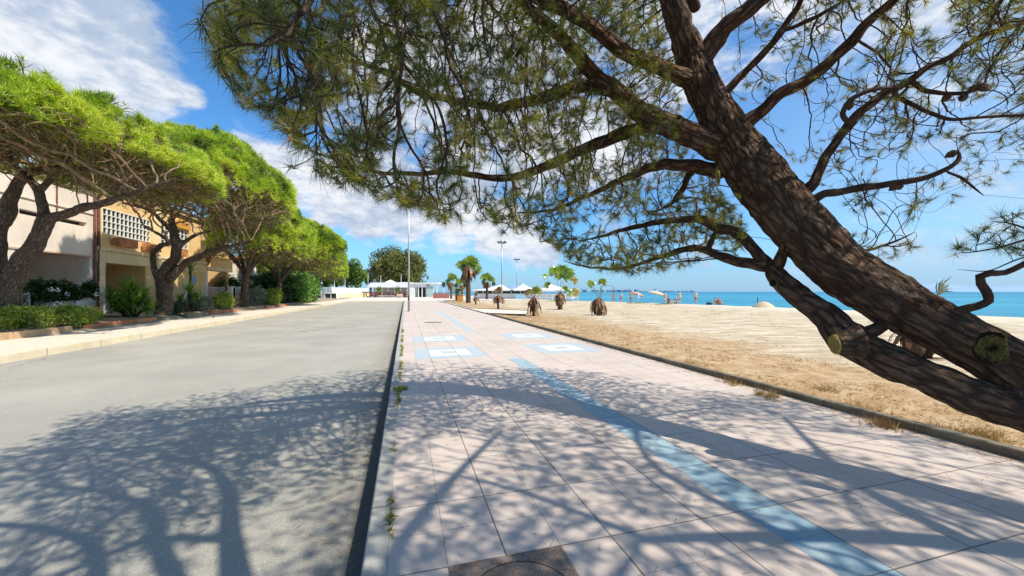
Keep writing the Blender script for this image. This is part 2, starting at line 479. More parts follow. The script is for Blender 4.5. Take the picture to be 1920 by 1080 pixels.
def m_sand():
    n = NT('sand_and_straw', .97, .1); st = n.st()
    # straw belt along the kerb, open pale sand beyond
    edge = n.math('ADD', st[1], n.math('MULTIPLY', n.math('SUBTRACT', n.noise(.45, 4), .5), 7.0))
    k = n.rng(edge, 8.6, 12.0)
    a = n.noise(2.2, 6, .65); b = n.noise(30, 4, .7); 
    vs = n.map(n.WP, scale=(.55, 2.4, 1)); stk = n.noise(1.1, 6, .68, v=vs, dist=.6)
    sand = n.mix(n.rng(stk, .38, .66), C(.38, .30, .20), C(.64, .56, .43))
    sand = n.mix(n.math('MULTIPLY', n.rng(a, .52, .72), .55), sand, C(.40, .29, .165))
    straw = n.mix(n.rng(b, .35, .65), C(.24, .14, .065), C(.50, .34, .18))
    straw = n.mix(n.math('MULTIPLY', n.rng(a, .40, .62), .6), straw, C(.55, .42, .27))
    base = n.mix(k, straw, sand)
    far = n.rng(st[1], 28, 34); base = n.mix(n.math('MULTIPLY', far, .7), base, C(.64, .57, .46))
    base = n.mix(n.math('MULTIPLY', n.rng(b, .6, .8), .35), base, C(.16, .10, .06))
    n.col(base); n.bump(n.math('ADD', n.math('MULTIPLY', b, .5), n.math('MULTIPLY', a, 2.0)), .8, .05); return n.m
def m_pave():
    """pinkish cast slabs with painted pale blue band and motifs, laid in a grid along the kerb"""
    n = NT('pink_paving', .75, .3); s, t = n.st(); M_ = n.math
    TW = .3535; t0 = -.116
    tt = M_('DIVIDE', M_('SUBTRACT', t, t0), TW); ss = M_('DIVIDE', M_('SUBTRACT', s, .13), TW)
    def joint(x, w):
        f = M_('FRACT', x); d = M_('MINIMUM', f, M_('SUBTRACT', 1.0, f)); return n.rng(d, w * .35, w, 1, 0)
    def frac2(x, w):     # heavy joint every second slab
        f = M_('FRACT', M_('MULTIPLY', x, .5)); d = M_('MINIMUM', f, M_('SUBTRACT', 1.0, f)); return n.rng(d, w * .3, w, 1, 0)
    cell = n.N.new('ShaderNodeCombineXYZ'); n.L.new(M_('FLOOR', tt), cell.inputs[0]); n.L.new(M_('FLOOR', ss), cell.inputs[1])
    wn = n.N.new('ShaderNodeTexWhiteNoise'); n.L.new(cell.outputs[0], wn.inputs['Vector'])
    j = M_('MAXIMUM', joint(tt, .016), joint(ss, .014)); jj = M_('MAXIMUM', frac2(tt, .012), frac2(ss, .011))
    big = n.noise(.7, 5, .6); fine = n.noise(60, 4, .65); mid = n.noise(7, 5, .65)
    pink = n.mix(n.rng(big, .3, .7), C(.455, .378, .330), C(.53, .445, .39))
    pink = n.mix(M_('MULTIPLY', M_('SUBTRACT', wn.outputs['Value'], .0), .55), pink, C(.55, .465, .40))
    pink = n.mix(M_('MULTIPLY', n.rng(mid, .55, .75), .25), pink, C(.44, .37, .34))
    def inside(x, a, b):
        return M_('MULTIPLY', M_('GREATER_THAN', x, a), M_('LESS_THAN', x, b))
    tb = [t0 + TW * k for k in range(0, 20)]
    worn = n.rng(n.noise(5, 6, .7), .68, .42)
    blue = M_('MULTIPLY', inside(t, tb[7], tb[8]), M_('ADD', inside(s, -20, 8.9), inside(s, 15.2, 34)), True)
    cream = None
    def rect(ta, tb_, sa, sb): return M_('MULTIPLY', inside(t, ta, tb_), inside(s, sa, sb))
    for ta in (t0 + TW * 1, t0 + TW * 10):
        for sa in (9.35, 12.45):
            blue = M_('MAXIMUM', blue, rect(ta, ta + TW * 5, sa, sa + TW * 5))
            c_ = M_('SUBTRACT', rect(ta + TW, ta + TW * 4, sa + TW, sa + TW * 4), rect(ta + TW * 2, ta + TW * 3, sa + TW * 2, sa + TW * 3))
            cream = c_ if cream is None else M_('MAXIMUM', cream, c_)
    motif = n.rng(s, 8.2, 9.6)
    base = n.mix(M_('MULTIPLY', blue, M_('ADD', M_('MULTIPLY', worn, .30), .68), True), pink, n.mix(motif, n.mix(n.rng(mid, .3, .7), C(.20, .33, .40), C(.28, .40, .45)), C(.37, .44, .48)))
    base = n.mix(M_('MULTIPLY', cream, M_('ADD', .35, M_('MULTIPLY', worn, .4))), base, C(.68, .65, .54))
    st_ = n.noise(1.9, 5, .7)
    base = n.mix(M_('MULTIPLY', n.rng(st_, .56, .75), .22), base, C(.36, .30, .27))
    spots = n.voro(2.3); base = n.mix(M_('MULTIPLY', n.rng(spots, .035, .015), .7), base, C(.12, .09, .08))
    base = n.mix(M_('MULTIPLY', j, M_('ADD', .25, M_('MULTIPLY', mid, .5))), base, C(.25, .20, .18))
    base = n.mix(M_('MULTIPLY', jj, M_('ADD', .35, M_('MULTIPLY', big, .7)), True), base, C(.09, .075, .07))
    base = n.mix(M_('MULTIPLY', n.rng(fine, .55, .8), .25), base, C(.36, .30, .28))
    n.col(base); h = M_('SUBTRACT', M_('MULTIPLY', fine, .25), M_('MAXIMUM', j, jj)); n.bump(h, .5, .006); return n.m
def m_concrete(name, c1, c2, joint=None):
    n = NT(name, .88, .25); a = n.noise(3, 6, .65); b = n.noise(70, 4, .7)
    base = n.mix(n.rng(a, .3, .7), c1, c2); base = n.mix(n.math('MULTIPLY', n.rng(b, .5, .75), .5), base, tuple(x * .45 for x in c1[:3]) + (1,))
    if joint:
        s, t = n.st(); f = n.math('FRACT', n.math('DIVIDE', s, joint)); j = n.rng(f, .0, .018, 1, 0, False); base = n.mix(j, base, C(.05, .045, .04))
    n.col(base); n.bump(b, .4, .008); return n.m
def m_sea():
    n = NT('sea_water', .45, .2); P = n.WP
    vs = n.map(P, scale=(.02, .10, 1)); big = n.noise(.35, 5, .6, v=vs)
    d = n.N.new('ShaderNodeVectorMath'); d.operation = 'LENGTH'; n.L.new(P, d.inputs[0])
    far = n.rng(d.outputs['Value'], 50, 900, 0, 1)
    base = n.mix(far, C(.030, .21, .31), C(.012, .15, .27)); base = n.mix(n.math('MULTIPLY', n.rng(big, .42, .66), .55), base, C(.05, .36, .48))
    n.col(base)
    v2 = n.map(P, scale=(.5, 1.6, 1)); n.bump(n.noise(1.2, 6, .6, v=v2), .35, .25); return n.m

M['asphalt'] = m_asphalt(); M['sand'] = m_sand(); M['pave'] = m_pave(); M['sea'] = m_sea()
M['kerb'] = m_concrete('kerb_stone', C(.30, .29, .26), C(.42, .40, .36), 1.0)
M['kerb2'] = m_concrete('old_beach_kerb', C(.13, .105, .07), C(.27, .22, .15), 1.0)
M['kerb3'] = m_concrete('cream_kerb', C(.56, .46, .31), C(.66, .56, .40), 2.0)
M['walk'] = m_concrete('pale_walk', C(.56, .48, .39), C(.66, .58, .48))
M['plaza'] = m_concrete('plaza_paving', C(.58, .49, .42), C(.68, .60, .52))
M['soil'] = plain('planting_soil', C(.20, .14, .085), .95, .4, 3, .6, 30)
M['earth'] = plain('dry_earth', C(.30, .25, .17), .95, .3, .5, .4, 20)

RZ = -.21
TK = -.24                                        # outer face of the road kerb
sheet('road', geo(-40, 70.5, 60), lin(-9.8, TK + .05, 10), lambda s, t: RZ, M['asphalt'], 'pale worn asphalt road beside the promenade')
sheet('promenade', geo(-40, 71, 60), lin(TK + .14, 5.64, 8), lambda s, t: 0, M['pave'], 'pink paved promenade with a pale blue band')
sheet('sidewalk', geo(-40, 71, 40), lin(-12.75, -9.95, 4), lambda s, t: 0, M['walk'], 'pale sidewalk on the house side of the road')
sheet('ground', geo(-60, 900, 40), geo(-12.7, -700, 30), lambda s, t: .32 * min(1, max(0, (-t - 12.9) / .8)) - .004, M['earth'], 'dry earth on the house side')
sheet('plaza', lin(70.9, 150, 10), lin(-60, 25, 10), lambda s, t: .002, M['plaza'], 'pale paved plaza at the end of the road')
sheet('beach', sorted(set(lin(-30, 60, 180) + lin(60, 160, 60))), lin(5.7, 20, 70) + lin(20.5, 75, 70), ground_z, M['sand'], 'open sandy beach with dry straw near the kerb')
sheet('ground', lin(149.9, 2500, 6), lin(-12.8, 22, 4), lambda s, t: -.01, M['earth'], 'flat dry land beyond the plaza')
sheet('ground', lin(-2500, -39, 4), lin(-12.8, 30, 4), lambda s, t: -.2, M['earth'], 'flat land behind the viewpoint')
mb = MB(); S = 40000; mb.add([(-S, -S, -1.45), (S, -S, -1.45), (S, S, -1.45), (-S, S, -1.45)], [(0, 1, 2, 3)])
struct(mb.build('water', M['sea']), 'flat turquoise sea out to the horizon')
# kerbs
def kerb(name, mat, s0, s1, t0, t1, z0, z1, label, wob=.004, step=1.0):
    mb = MB(); n = int((s1 - s0) / step)
    rr = random.Random(len(label))
    ss = [s0 + (s1 - s0) * i / n for i in range(n + 1)]; b = .012
    prof = [(t0, z0), (t0, z1 - b), (t0 + b, z1), (t1 - b, z1), (t1, z1 - b), (t1, z0)]; k = len(prof)
    for s in ss:
        dt, dz = rr.uniform(-wob, wob), rr.uniform(-wob, wob)
        mb.v += [tuple(W(s, a + dt, c + (dz if c > z0 else 0))) for a, c in prof]
    mb.f = [(i * k + j, i * k + j + 1, (i + 1) * k + j + 1, (i + 1) * k + j) for i in range(n) for j in range(k - 1)]
    mb.f += [tuple(range(k)), tuple(reversed([n * k + j for j in range(k)]))]
    return struct(mb.build(name, mat), label)
kerb('kerb', M['kerb'], -30, 71, TK, TK + .145, RZ - .05, .006, 'grey stone kerb between the road and the promenade')
kerb('kerb', M['kerb2'], -20, 27.4, 5.63, 5.76, -.1, .09, 'brown concrete kerb between the promenade and the beach', .009)
kerb('kerb', M['kerb3'], -30, 71, -9.96, -9.78, RZ - .05, .008, 'cream kerb between the road and the house sidewalk')
mb = MB(); mb.bst(70.45, 71.0, -9.8, TK + .02, RZ - .05, .004); struct(mb.build('kerb', M['kerb3']), 'pale kerb across the end of the road')
# cross path into the beach and its kerbs
CP0 = W(27.4, 5.63); far0 = G(885, 579.5)
s_f, t_f = ST(far0)
def kerb_line(a, b, w, z0, z1, mat, label):
    a = Vector(a); b = Vector(b); a.z = b.z = 0; d = (b - a).normalized(); nn = Vector((-d.y, d.x, 0)) * w / 2
    mb = MB(); mb.hexa([p + Vector((0, 0, z)) for z in (z0, z1) for p in (a - nn, b - nn, b + nn, a + nn)]); return struct(mb.build('kerb', mat), label)
kerb_line(far0, G(990, 584.0), .14, -.1, .10, M['kerb2'], 'short beach kerb on the far side of the side path')
kerb_line(far0, G(830, 564.4), .14, -.1, .10, M['kerb2'], 'far beach kerb running on toward the palms')
kerb_line(CP0 + Vector((.1, -.02, 0)), G(985, 591.2), .12, -.1, .07, M['kerb2'], 'low beach kerb on the near side of the side path')
mb = MB(); z_ = Vector((0, 0, .065))
quad = [W(27.5, 5.6), G(985, 591.2), G(990, 584.1), far0]
mb.add([Vector((p.x, p.y, .068)) for p in quad], [(0, 1, 2, 3)])
struct(mb.build('path', M['plaza']), 'pale side path leading from the promenade to the beach')
mb = MB(); mb.add([W(27.5, 5.6, .066), W(35, 5.6, .066), W(71, 5.6, .066), W(71, 6.1, .066), far0 + Vector((0, 0, .066))], [(0, 1, 2, 3, 4)])
struct(mb.build('path', M['walk']), 'pale edge strip of the promenade beyond the side path')

# ================================================================== THE LEANING PINE
rng = random.Random(5); rs = np.random.RandomState(7)
def px_r(rp, d, px=960): return rp / FPX * d / math.sqrt(1 + .45 * ((px - 960) / FPX) ** 2)
# limbs traced as (photo x, photo y, distance, radius in photo px)
TRUNK = [(2330, 1010, 2.25, 75), (2120, 850, 2.55, 66), (1985, 752, 2.80, 60), (1880, 680, 3.0, 57), (1760, 612, 3.2, 54), (1650, 548, 3.4, 54), (1560, 488, 3.6, 54),
         (1482, 408, 3.8, 51), (1425, 335, 4.0, 50), (1370, 255, 4.15, 39), (1328, 185, 4.25, 32), (1303, 128, 4.3, 30), (1292, 90, 4.32, 26)]
LIMBS = {
 'low': [(2060, 850, 2.66, 50), (1950, 786, 2.82, 47), (1850, 752, 2.95, 41), (1740, 706, 3.1, 37), (1640, 664, 3.25, 36), (1582, 628, 3.35, 31), (1550, 592, 3.45, 25), (1503, 558, 3.6, 20), (1458, 519, 3.75, 18), (1440, 492, 3.85, 14)],
 'bridge': [(1620, 628, 3.3, 14), (1652, 612, 3.3, 12), (1690, 603, 3.25, 14)],
 'stub': [(1450, 515, 3.8, 13), (1462, 488, 3.75, 12), (1470, 455, 3.7, 14)],
 'low_up': [(1440, 498, 3.85, 13), (1408, 462, 4.0, 11), (1380, 436, 4.15, 10), (1340, 424, 4.3, 9), (1307, 411, 4.4, 7), (1246, 415, 4.6, 6), (1193, 424, 4.7, 4.5), (1140, 440, 4.8, 3), (1090, 452, 4.8, 2)],
 'low_down': [(1438, 500, 3.85, 12), (1390, 493, 4.0, 10), (1350, 480, 4.2, 9), (1318, 468, 4.4, 7), (1285, 466, 4.6, 6), (1240, 482, 4.8, 4.5), (1180, 500, 5.0, 3.2), (1136, 504, 5.1, 2.4), (1093, 499, 5.2, 1.8), (1057, 489, 5.2, 1.3)],
 'low_join': [(1325, 470, 4.38, 6), (1335, 448, 4.35, 5), (1345, 426, 4.3, 6)],
 'big': [(1378, 285, 4.12, 31), (1320, 262, 4.15, 25), (1258, 238, 4.2, 21), (1201, 212, 4.15, 18), (1161, 175, 4.05, 15), (1112, 138, 3.95, 12), (1063, 81, 3.8, 11), (1022, 41, 3.65, 10), (973, 0, 3.5, 9), (900, -60, 3.3, 7), (800, -120, 3.1, 5)],
 'left_low': [(1230, 228, 4.2, 14), (1195, 243, 4.25, 12), (1144, 260, 4.4, 11), (1095, 279, 4.5, 10), (1055, 297, 4.6, 9), (998, 322, 4.7, 8), (949, 334, 4.7, 6.5), (900, 330, 4.7, 5.5), (850, 322, 4.6, 5), (787, 326, 4.5, 4), (706, 322, 4.3, 3.2), (645, 305, 4.15, 2.6), (583, 281, 4.0, 2), (535, 244, 3.9, 1.4)],
 'left_mid': [(1175, 190, 4.1, 13), (1140, 168, 4.1, 12), (1104, 162, 4.1, 12), (1063, 168, 4.15, 11), (1002, 187, 4.2, 9), (941, 200, 4.2, 8), (870, 192, 4.1, 7), (787, 175, 3.95, 6), (726, 138, 3.8, 5), (640, 110, 3.7, 3.5), (560, 90, 3.6, 2.5), (470, 60, 3.5, 1.8)],
 'pale': [(1300, 150, 4.28, 20), (1262, 138, 4.15, 14), (1226, 122, 4.05, 13), (1177, 102, 3.9, 13), (1144, 77, 3.8, 13), (1104, 45, 3.7, 12.5), (1063, 20, 3.6, 12), (1014, -3, 3.5, 12), (930, -50, 3.3, 11), (800, -110, 3.0, 9), (600, -200, 2.7, 6)],
 'top': [(1296, 110, 4.3, 27), (1280, 60, 4.25, 23), (1262, 0, 4.2, 22), (1240, -80, 4.1, 20), (1190, -200, 3.8, 21), (1120, -400, 3.3, 19)],
 'top_right': [(1305, 120, 4.3, 22), (1335, 83, 4.25, 18), (1362, 49, 4.2, 16), (1401, 20, 4.15, 15), (1450, -25, 4.1, 16), (1550, -120, 3.9, 14), (1650, -260, 3.6, 11)],
 'right_a': [(1385, 243, 4.1, 15), (1420, 214, 4.05, 12), (1461, 179, 4.0, 12), (1523, 143, 3.95, 11), (1576, 98, 3.9, 11), (1625, 45, 3.8, 10), (1673, 0, 3.7, 9), (1760, -90, 3.6, 8), (1900, -200, 3.4, 6)],
 'right_thin': [(1352, 178, 4.2, 9), (1385, 148, 4.2, 7), (1421, 110, 4.2, 7), (1461, 65, 4.1, 7), (1482, 33, 4.1, 6), (1502, 0, 4.0, 5), (1530, -60, 3.9, 4)],
 'right_fork': [(1468, 58, 4.1, 4.5), (1510, 42, 4.05, 4.5), (1560, 15, 4.0, 4), (1620, -30, 3.9, 3)],
 'right_b': [(1520, 352, 3.75, 11), (1532, 325, 3.75, 9), (1545, 303, 3.75, 9), (1576, 253, 3.75, 9), (1608, 216, 3.7, 9), (1657, 175, 3.7, 8), (1690, 159, 3.7, 8), (1730, 134, 3.65, 7), (1788, 102, 3.6, 6), (1849, 65, 3.5, 6), (1918, 45, 3.4, 5), (2000, 10, 3.3, 4)],
 'loop': [(1590, 235, 3.7, 5), (1578, 214, 3.6, 5), (1596, 187, 3.55, 5), (1641, 167, 3.6, 5), (1680, 163, 3.68, 5)],
 'right_c': [(1706, 155, 3.68, 6), (1745, 170, 3.6, 5), (1808, 175, 3.5, 4), (1836, 155, 3.4, 4)],
 'right_d': [(1678, 175, 3.7, 5), (1726, 204, 3.6, 4.5), (1771, 224, 3.5, 4), (1828, 220, 3.4, 3.5), (1920, 216, 3.3, 3.5), (2000, 205, 3.2, 3)],
 'right_low': [(1524, 375, 3.72, 9), (1545, 364, 3.7, 8), (1575, 358, 3.7, 8), (1625, 350, 3.65, 7.5), (1686, 342, 3.6, 7), (1747, 330, 3.55, 6), (1783, 314, 3.5, 5), (1800, 298, 3.5, 4.5), (1796, 280, 3.5, 3)],
 'right_low_tip': [(1775, 320, 3.52, 3), (1800, 332, 3.5, 3), (1824, 350, 3.45, 2.5), (1845, 366, 3.4, 1.8)],
 'crooked': [(1800, 580, 3.1, 10), (1827, 571, 3.05, 9), (1852, 562, 3.0, 9), (1850, 548, 2.95, 9), (1841, 534, 2.95, 9), (1842, 518, 2.95, 9), (1860, 511, 2.9, 8), (1884, 512, 2.9, 7), (1915, 496, 2.85, 7), (1960, 470, 2.8, 6), (2010, 440, 2.8, 5)],
 'side': [(1990, 448, 2.8, 4), (1940, 445, 2.85, 3), (1880, 462, 2.9, 2.4), (1830, 472, 2.95, 1.8), (1790, 475, 3.0, 1.2)],
 'side_up': [(1960, 446, 2.82, 3), (1900, 420, 2.9, 2.2), (1860, 415, 2.95, 1.5)],
 'side_low': [(1990, 455, 2.8, 2.5), (1900, 490, 2.9, 1.6), (1850, 508, 2.95, 1.2), (1795, 505, 3.0, .9)],
 'inner': [(1350, 320, 4.2, 15), (1300, 312, 4.35, 12), (1250, 308, 4.5, 10), (1200, 322, 4.6, 8), (1150, 345, 4.8, 6), (1090, 372, 5.0, 4), (1030, 395, 5.0, 3), (960, 400, 5.0, 2)],
 'inner_down': [(1300, 312, 4.35, 8), (1290, 335, 4.5, 6), (1278, 355, 4.6, 5), (1255, 385, 4.8, 3), (1215, 400, 5, 2)],
 'behind': [(1540, 440, 3.75, 4), (1580, 470, 4.1, 3.5), (1630, 468, 4.3, 3), (1680, 452, 4.4, 2.5), (1715, 435, 4.5, 1.5)],
}
ADD = {  # limbs given directly in metres: a second stem leans back over the viewpoint and shades road and paving
 'stem_b': [(5.2, 1.5, .45, .20), (4.1, 1.35, 1.5, .17), (3.0, 1.1, 2.5, .15), (2.2, .9, 3.15, .13), (1.75, .85, 3.45, .11), (1.43, .85, 3.65, .095), (1.33, 1.25, 4.25, .075), (1.22, 1.74, 4.8, .06), (.9, 2.1, 5.1, .05), (.3, 2.3, 5.3, .035)],
 'over_a': [(1.95, .87, 3.3, .09), (1.5, .8, 3.6, .08), (1.23, .8, 3.8, .075), (.98, 1.1, 4.3, .065), (.84, 1.4, 4.8, .05), (.4, 1.6, 5.1, .04), (-.3, 1.7, 5.2, .03)],
 'over_d': [(1.7, .85, 3.45, .07), (1.2, .78, 3.7, .065), (.81, .76, 3.9, .06), (.5, 1.12, 4.4, .05), (.1, 1.2, 4.8, .04), (-.5, 1.2, 4.9, .03), (-1.1, 1.3, 4.9, .02)],
 'over_c': [(2.3, .93, 3.1, 0.056), (2.42, .78, 4.1, 0.046), (3.0, 1.7, 4.6, 0.037), (3.6, 2.7, 4.9, 0.025)],
 'stem_c': [(5.25, 1.6, .5, .12), (5.3, 1.5, 2.0, .10), (5.1, 1.3, 3.4, .08), (4.7, 1.0, 4.3, .06), (4.35, .85, 4.65, .045)],
 'over_f': [(5.2, 1.4, 3.0, 0.062), (5.9, 1.7, 4.0, 0.050), (6.6, 2.3, 4.6, 0.037), (7.2, 3.2, 4.9, 0.025)],
 'over_g': [(4.85, 1.1, 4.0, 0.043), (4.9, 1.8, 4.7, 0.034), (5.2, 2.6, 5.0, 0.025), (5.5, 3.3, 5.1, 0.019)],
 'over_h': [(4.4, .85, 4.6, 0.037), (3.9, 1.3, 5.0, 0.028), (3.3, 1.6, 5.2, 0.019), (2.6, 1.8, 5.3, 0.012)],
 'over_e': [(1.33, 1.25, 4.25, .05), (1.0, 1.1, 4.6, .04), (.9, .6, 4.9, .03), (.2, .5, 5.0, .02)],
 'over_b': [(2.2, 4.6, 5.0, .06), (1.2, 3.4, 5.1, .05), (.2, 2.9, 5.0, .04), (-.8, 2.7, 4.7, .03), (-1.6, 2.9, 4.3, .02)],
}
base = Vector((5.35, 1.55, 0.0))
pine = thing('pine_tree', base, 'big old pine with rough bark leaning across the promenade', 'tree')
def lean(px, d):     # the stem leans away from the viewpoint as it rises
    k = min(1, max(0, (1800 - px) / 500)); return d * (1 + .15 * k)
def path_of(l): return [U(a, b, lean(a, d)) for a, b, d, r in l], [px_r(r, lean(a, d), a) for a, b, d, r in l]
NETM = Net()
def add_skel(pts, rad, step=.11, attach=True):
    P_, R_ = catmull(pts, rad, step)
    par = NETM.nearest(P_[0]) if NETM.p and attach else -1
    for p, r in zip(P_, R_): par = NETM.node(p, par, r)
def bark_disp(scale, amp, sx=1.0):
    def f(q, t, r):
        q = Vector((q.x, q.y, q.z * .26)) * scale
        w = noise.noise_vector(q * .55) * .8
        d = noise.voronoi(q * .8 + w, distance_metric='DISTANCE', exponent=2.5)[0]
        ridge = min(1, (d[1] - d[0]) * 2.4); rid = 1 - abs(noise.noise(q * .9 + Vector((3, 1, 7)))) * 2.2
        m_ = .5 + .8 * max(0, noise.noise(q * .22))
        return amp * min(1, r / .16) * ((ridge - .5) * .7 * m_ + .45 * rid + 1.1 * noise.noise(q * .25) + .6 * noise.noise(q * 2.2))
    return f
tp, tr = path_of(TRUNK); tp = [base + Vector((.12, -.1, -.15)), base + Vector((-.12, .06, .12))] + tp; tr = [.42, .34] + tr
TP, TR = catmull(tp, tr, .022)
TR = [r * (1 + .07 * noise.noise(Vector((i * .035, 3, 1)))) for i, r in enumerate(TR)]
mb = MB(); mb.tube(TP, TR, 96, disp=bark_disp(15, .026)); mb.build('trunk', M['bark'], pine, smooth=True)
add_skel(tp[3:], tr[3:])
for nm, l in LIMBS.items():
    pts, rad = path_of(l)
    q_ = NETM.p[NETM.nearest(pts[0])]
    if .03 < (q_ - pts[0]).length < .6: pts.insert(0, q_); rad.insert(0, rad[0])
    rad[-1] *= .45
    r0 = max(rad)
    big_ = r0 > .1
    P_, R_ = catmull(pts, rad, .022 if big_ else .035)
    rr_ = random.Random(nm); off = rr_.uniform(0, 99)
    if not big_:    # knobbly wander of the thinner limbs
        P_ = [p + noise.noise_vector(p * 6 + Vector((off, 0, 0))) * min(.02, r * .8) for p, r in zip(P_, R_)]
    R_ = [r * (1 + .12 * noise.noise(p * 7 + Vector((0, off, 0)))) for p, r in zip(P_, R_)]
    mb = MB(); mb.tube(P_, R_, 56 if big_ else (16 if r0 > .035 else 10), disp=bark_disp(15, .026) if r0 > .05 else None)
    mb.build('branch', M['bark'] if r0 > .05 else M['bark_small'], pine, smooth=True)
    add_skel(pts, rad)
for nm, l in ADD.items():
    pts = [Vector(q[:3]) for q in l]; rad = [q[3] for q in l]; P_, R_ = catmull(pts, rad, .06)
    mb = MB(); mb.tube(P_, R_, 10); mb.build('branch', M['bark_small'], pine, smooth=True); add_skel(pts, rad)

# sawn faces and scars
def m_sawn():
    n = NT('sawn_wood', .85, .2); d = n.N.new('ShaderNodeVectorMath'); d.operation = 'LENGTH'; n.L.new(n.P, d.inputs[0])
    f = n.noise(30, 5, .6, v=n.P); r = n.math('SINE', n.math('MULTIPLY', n.math('ADD', d.outputs['Value'], n.math('MULTIPLY', f, .01)), 480))
    n.col(n.mix(n.rng(r, -1, 1), n.mix(n.rng(f, .35, .65), C(.30, .21, .055), C(.42, .32, .11)), C(.24, .15, .045)))
    n.bump(f, .6, .01); return n.m
def m_scar():
    n = NT('healed_scar', .95, .1); f = n.noise(26, 6, .75, v=n.P, dist=.8); g = n.noise(80, 4, .7, v=n.P)
    d = n.N.new('ShaderNodeVectorMath'); d.operation = 'LENGTH'; n.L.new(n.P, d.inputs[0])
    dd = n.math('ADD', d.outputs['Value'], n.math('MULTIPLY', n.math('SUBTRACT', f, .5), .13))
    base = n.mix(n.rng(g, .35, .65), C(.10, .085, .025), C(.26, .22, .07))
    base = n.mix(n.rng(dd, .045, .02), base, C(.018, .014, .008)); base = n.mix(n.rng(dd, .075, .095), base, C(.03, .02, .012))
    base = n.mix(n.math('MULTIPLY', n.rng(f, .5, .62), .75), base, C(.03, .025, .012))
    n.col(base); n.bump(n.math('ADD', f, g), 1, .03); return n.m
M['sawn'] = m_sawn(); M['scar'] = m_scar()
def disc(name, c, nrm, rx, ry, mat, depth=.03, seed=0, ring=True, tilt=0, wob=.09):
    """slightly irregular sawn face: a short plug standing out of the limb"""
    nrm = nrm.normalized(); u = nrm.cross(Vector((0, 0, 1))).normalized(); v = nrm.cross(u) * -1
    n = 28; mb = MB(); vs = []
    for layer, (h, k) in enumerate(((-depth, 1.08), (-.004, 1.03), (0, .96), (-.012, .62), (-.022, .3))):
        for i in range(n):
            a = 2 * PI * i / n; w = 1 + wob * noise.noise(Vector((math.cos(a) * 1.3, math.sin(a) * 1.3, seed)))
            ca, sa = math.cos(a + tilt), math.sin(a + tilt)
            vs.append(c + u * (math.cos(a) * rx * k * w) + v * (math.sin(a) * ry * k * w) + nrm * (h + .006 * noise.noise(Vector((a * 3, layer, seed)))))
    fs = [(l * n + i, l * n + (i + 1) % n, (l + 1) * n + (i + 1) % n, (l + 1) * n + i) for l in range(4) for i in range(n)]
    fs.append(tuple(4 * n + i for i in range(n)))
    mb.add([v - c + pine.location for v in vs], fs); o = mb.build(name, mat, pine, smooth=True); o.location = c - pine.location; return o
cface = U(1561, 646, 3.42)
mb = MB(); ax_ = Vector((-.96, .26, -.08)).normalized()
P_, R_ = catmull([cface - ax_ * .20, cface - ax_ * .11, cface - ax_ * .06, cface - ax_ * .03], [.14, .105, .09, .082], .012); mb.tube(P_, R_, 44, disp=bark_disp(18, .022)); mb.build('branch_stub', M['bark'], pine, smooth=True)
disc('sawn_face', cface, ax_, .076, .082, M['sawn'], seed=2)
disc('bark_scar', U(1862, 653, 2.72), Vector((-.70, -.70, .10)), .080, .105, M['scar'], depth=.08, seed=5, wob=.45)
disc('bark_scar', U(1345, 332, 4.46), Vector((-.8, -.6, -.1)), .022, .075, M['sawn'], depth=.03, seed=8)
disc('bark_scar', U(1449, 530, 3.98), Vector((-.85, -.5, -.1)), .035, .05, M['scar'], depth=.04, seed=9)

# twigs and needles
def in_poly(x, y, poly):
    c = False; j = len(poly) - 1
    for i in range(len(poly)):
        xi, yi = poly[i]; xj, yj = poly[j]
        if (yi > y) != (yj > y) and x < (xj - xi) * (y - yi) / (yj - yi) + xi: c = not c
        j = i
    return c
def rim(px): # farthest distance of the crown seen along this column
    K = [(250, 3.3), (380, 3.4), (535, 3.6), (700, 3.9), (900, 4.55), (1100, 5.4), (1327, 6.0), (1500, 5.6), (2100, 4.4)]
    for (a, b), (c, d) in zip(K, K[1:]):
        if px <= c: return b + (d - b) * max(0, px - a) / (c - a)
    return K[-1][1]
def fill(poly, n, dr, d_off=0.0, lo=None):
    xs = [p[0] for p in poly]; ys = [p[1] for p in poly]; out = []
    while len(out) < n:
        x = rng.uniform(min(xs), max(xs)); y = rng.uniform(min(ys), max(ys))
        if not in_poly(x, y, poly): continue
        d = lean(x, rim(x) - d_off - dr * rng.random())
        g = noise.noise(Vector((x * .011, y * .011, d * .8)))
        if rng.random() > .52 + g * 2.3: continue
        out.append(U(x, y, d))
    return out
A1 = [(415, -60), (395, 40), (400, 110), (450, 190), (540, 245), (560, 300), (640, 345), (760, 385), (850, 425), (900, 405), (1000, 440), (1080, 490), (1180, 515), (1300, 500), (1395, 470), (1400, 420), (1345, 350), (1330, 270), (1270, 200), (1230, -60)]
A2 = [(1330, -60), (1400, 190), (1480, 300), (1540, 350), (1590, 400), (1700, 415), (1790, 370), (1860, 350), (1920, 330), (2040, 300), (2040, -60)]
A2b = [(1480, 20), (1600, 180), (1700, 250), (1850, 270), (2040, 260), (2040, -60), (1600, -60)]
A3 = [(1775, 480), (1800, 450), (1850, 400), (1920, 385), (2040, 380), (2040, 500), (1900, 480), (1850, 470)]
A4 = [(1560, 470), (1600, 440), (1720, 430), (1730, 460), (1650, 500)]
att = fill(A1, 19000, 2.3) + fill(A2, 1900, 1.9) + fill(A2b, 2400, 1.8) 
att += [U(*q) for q in [(x, y, 2.75 + .4 * rng.random()) for x, y in [(rng.uniform(1780, 2040), rng.uniform(390, 500)) for _ in range(400)] if in_poly(x, y, A3)]]
att += [U(x, y, 4.1 + .5 * rng.random()) for x, y in [(rng.uniform(1560, 1730), rng.uniform(430, 500)) for _ in range(150)] if in_poly(x, y, A4)]
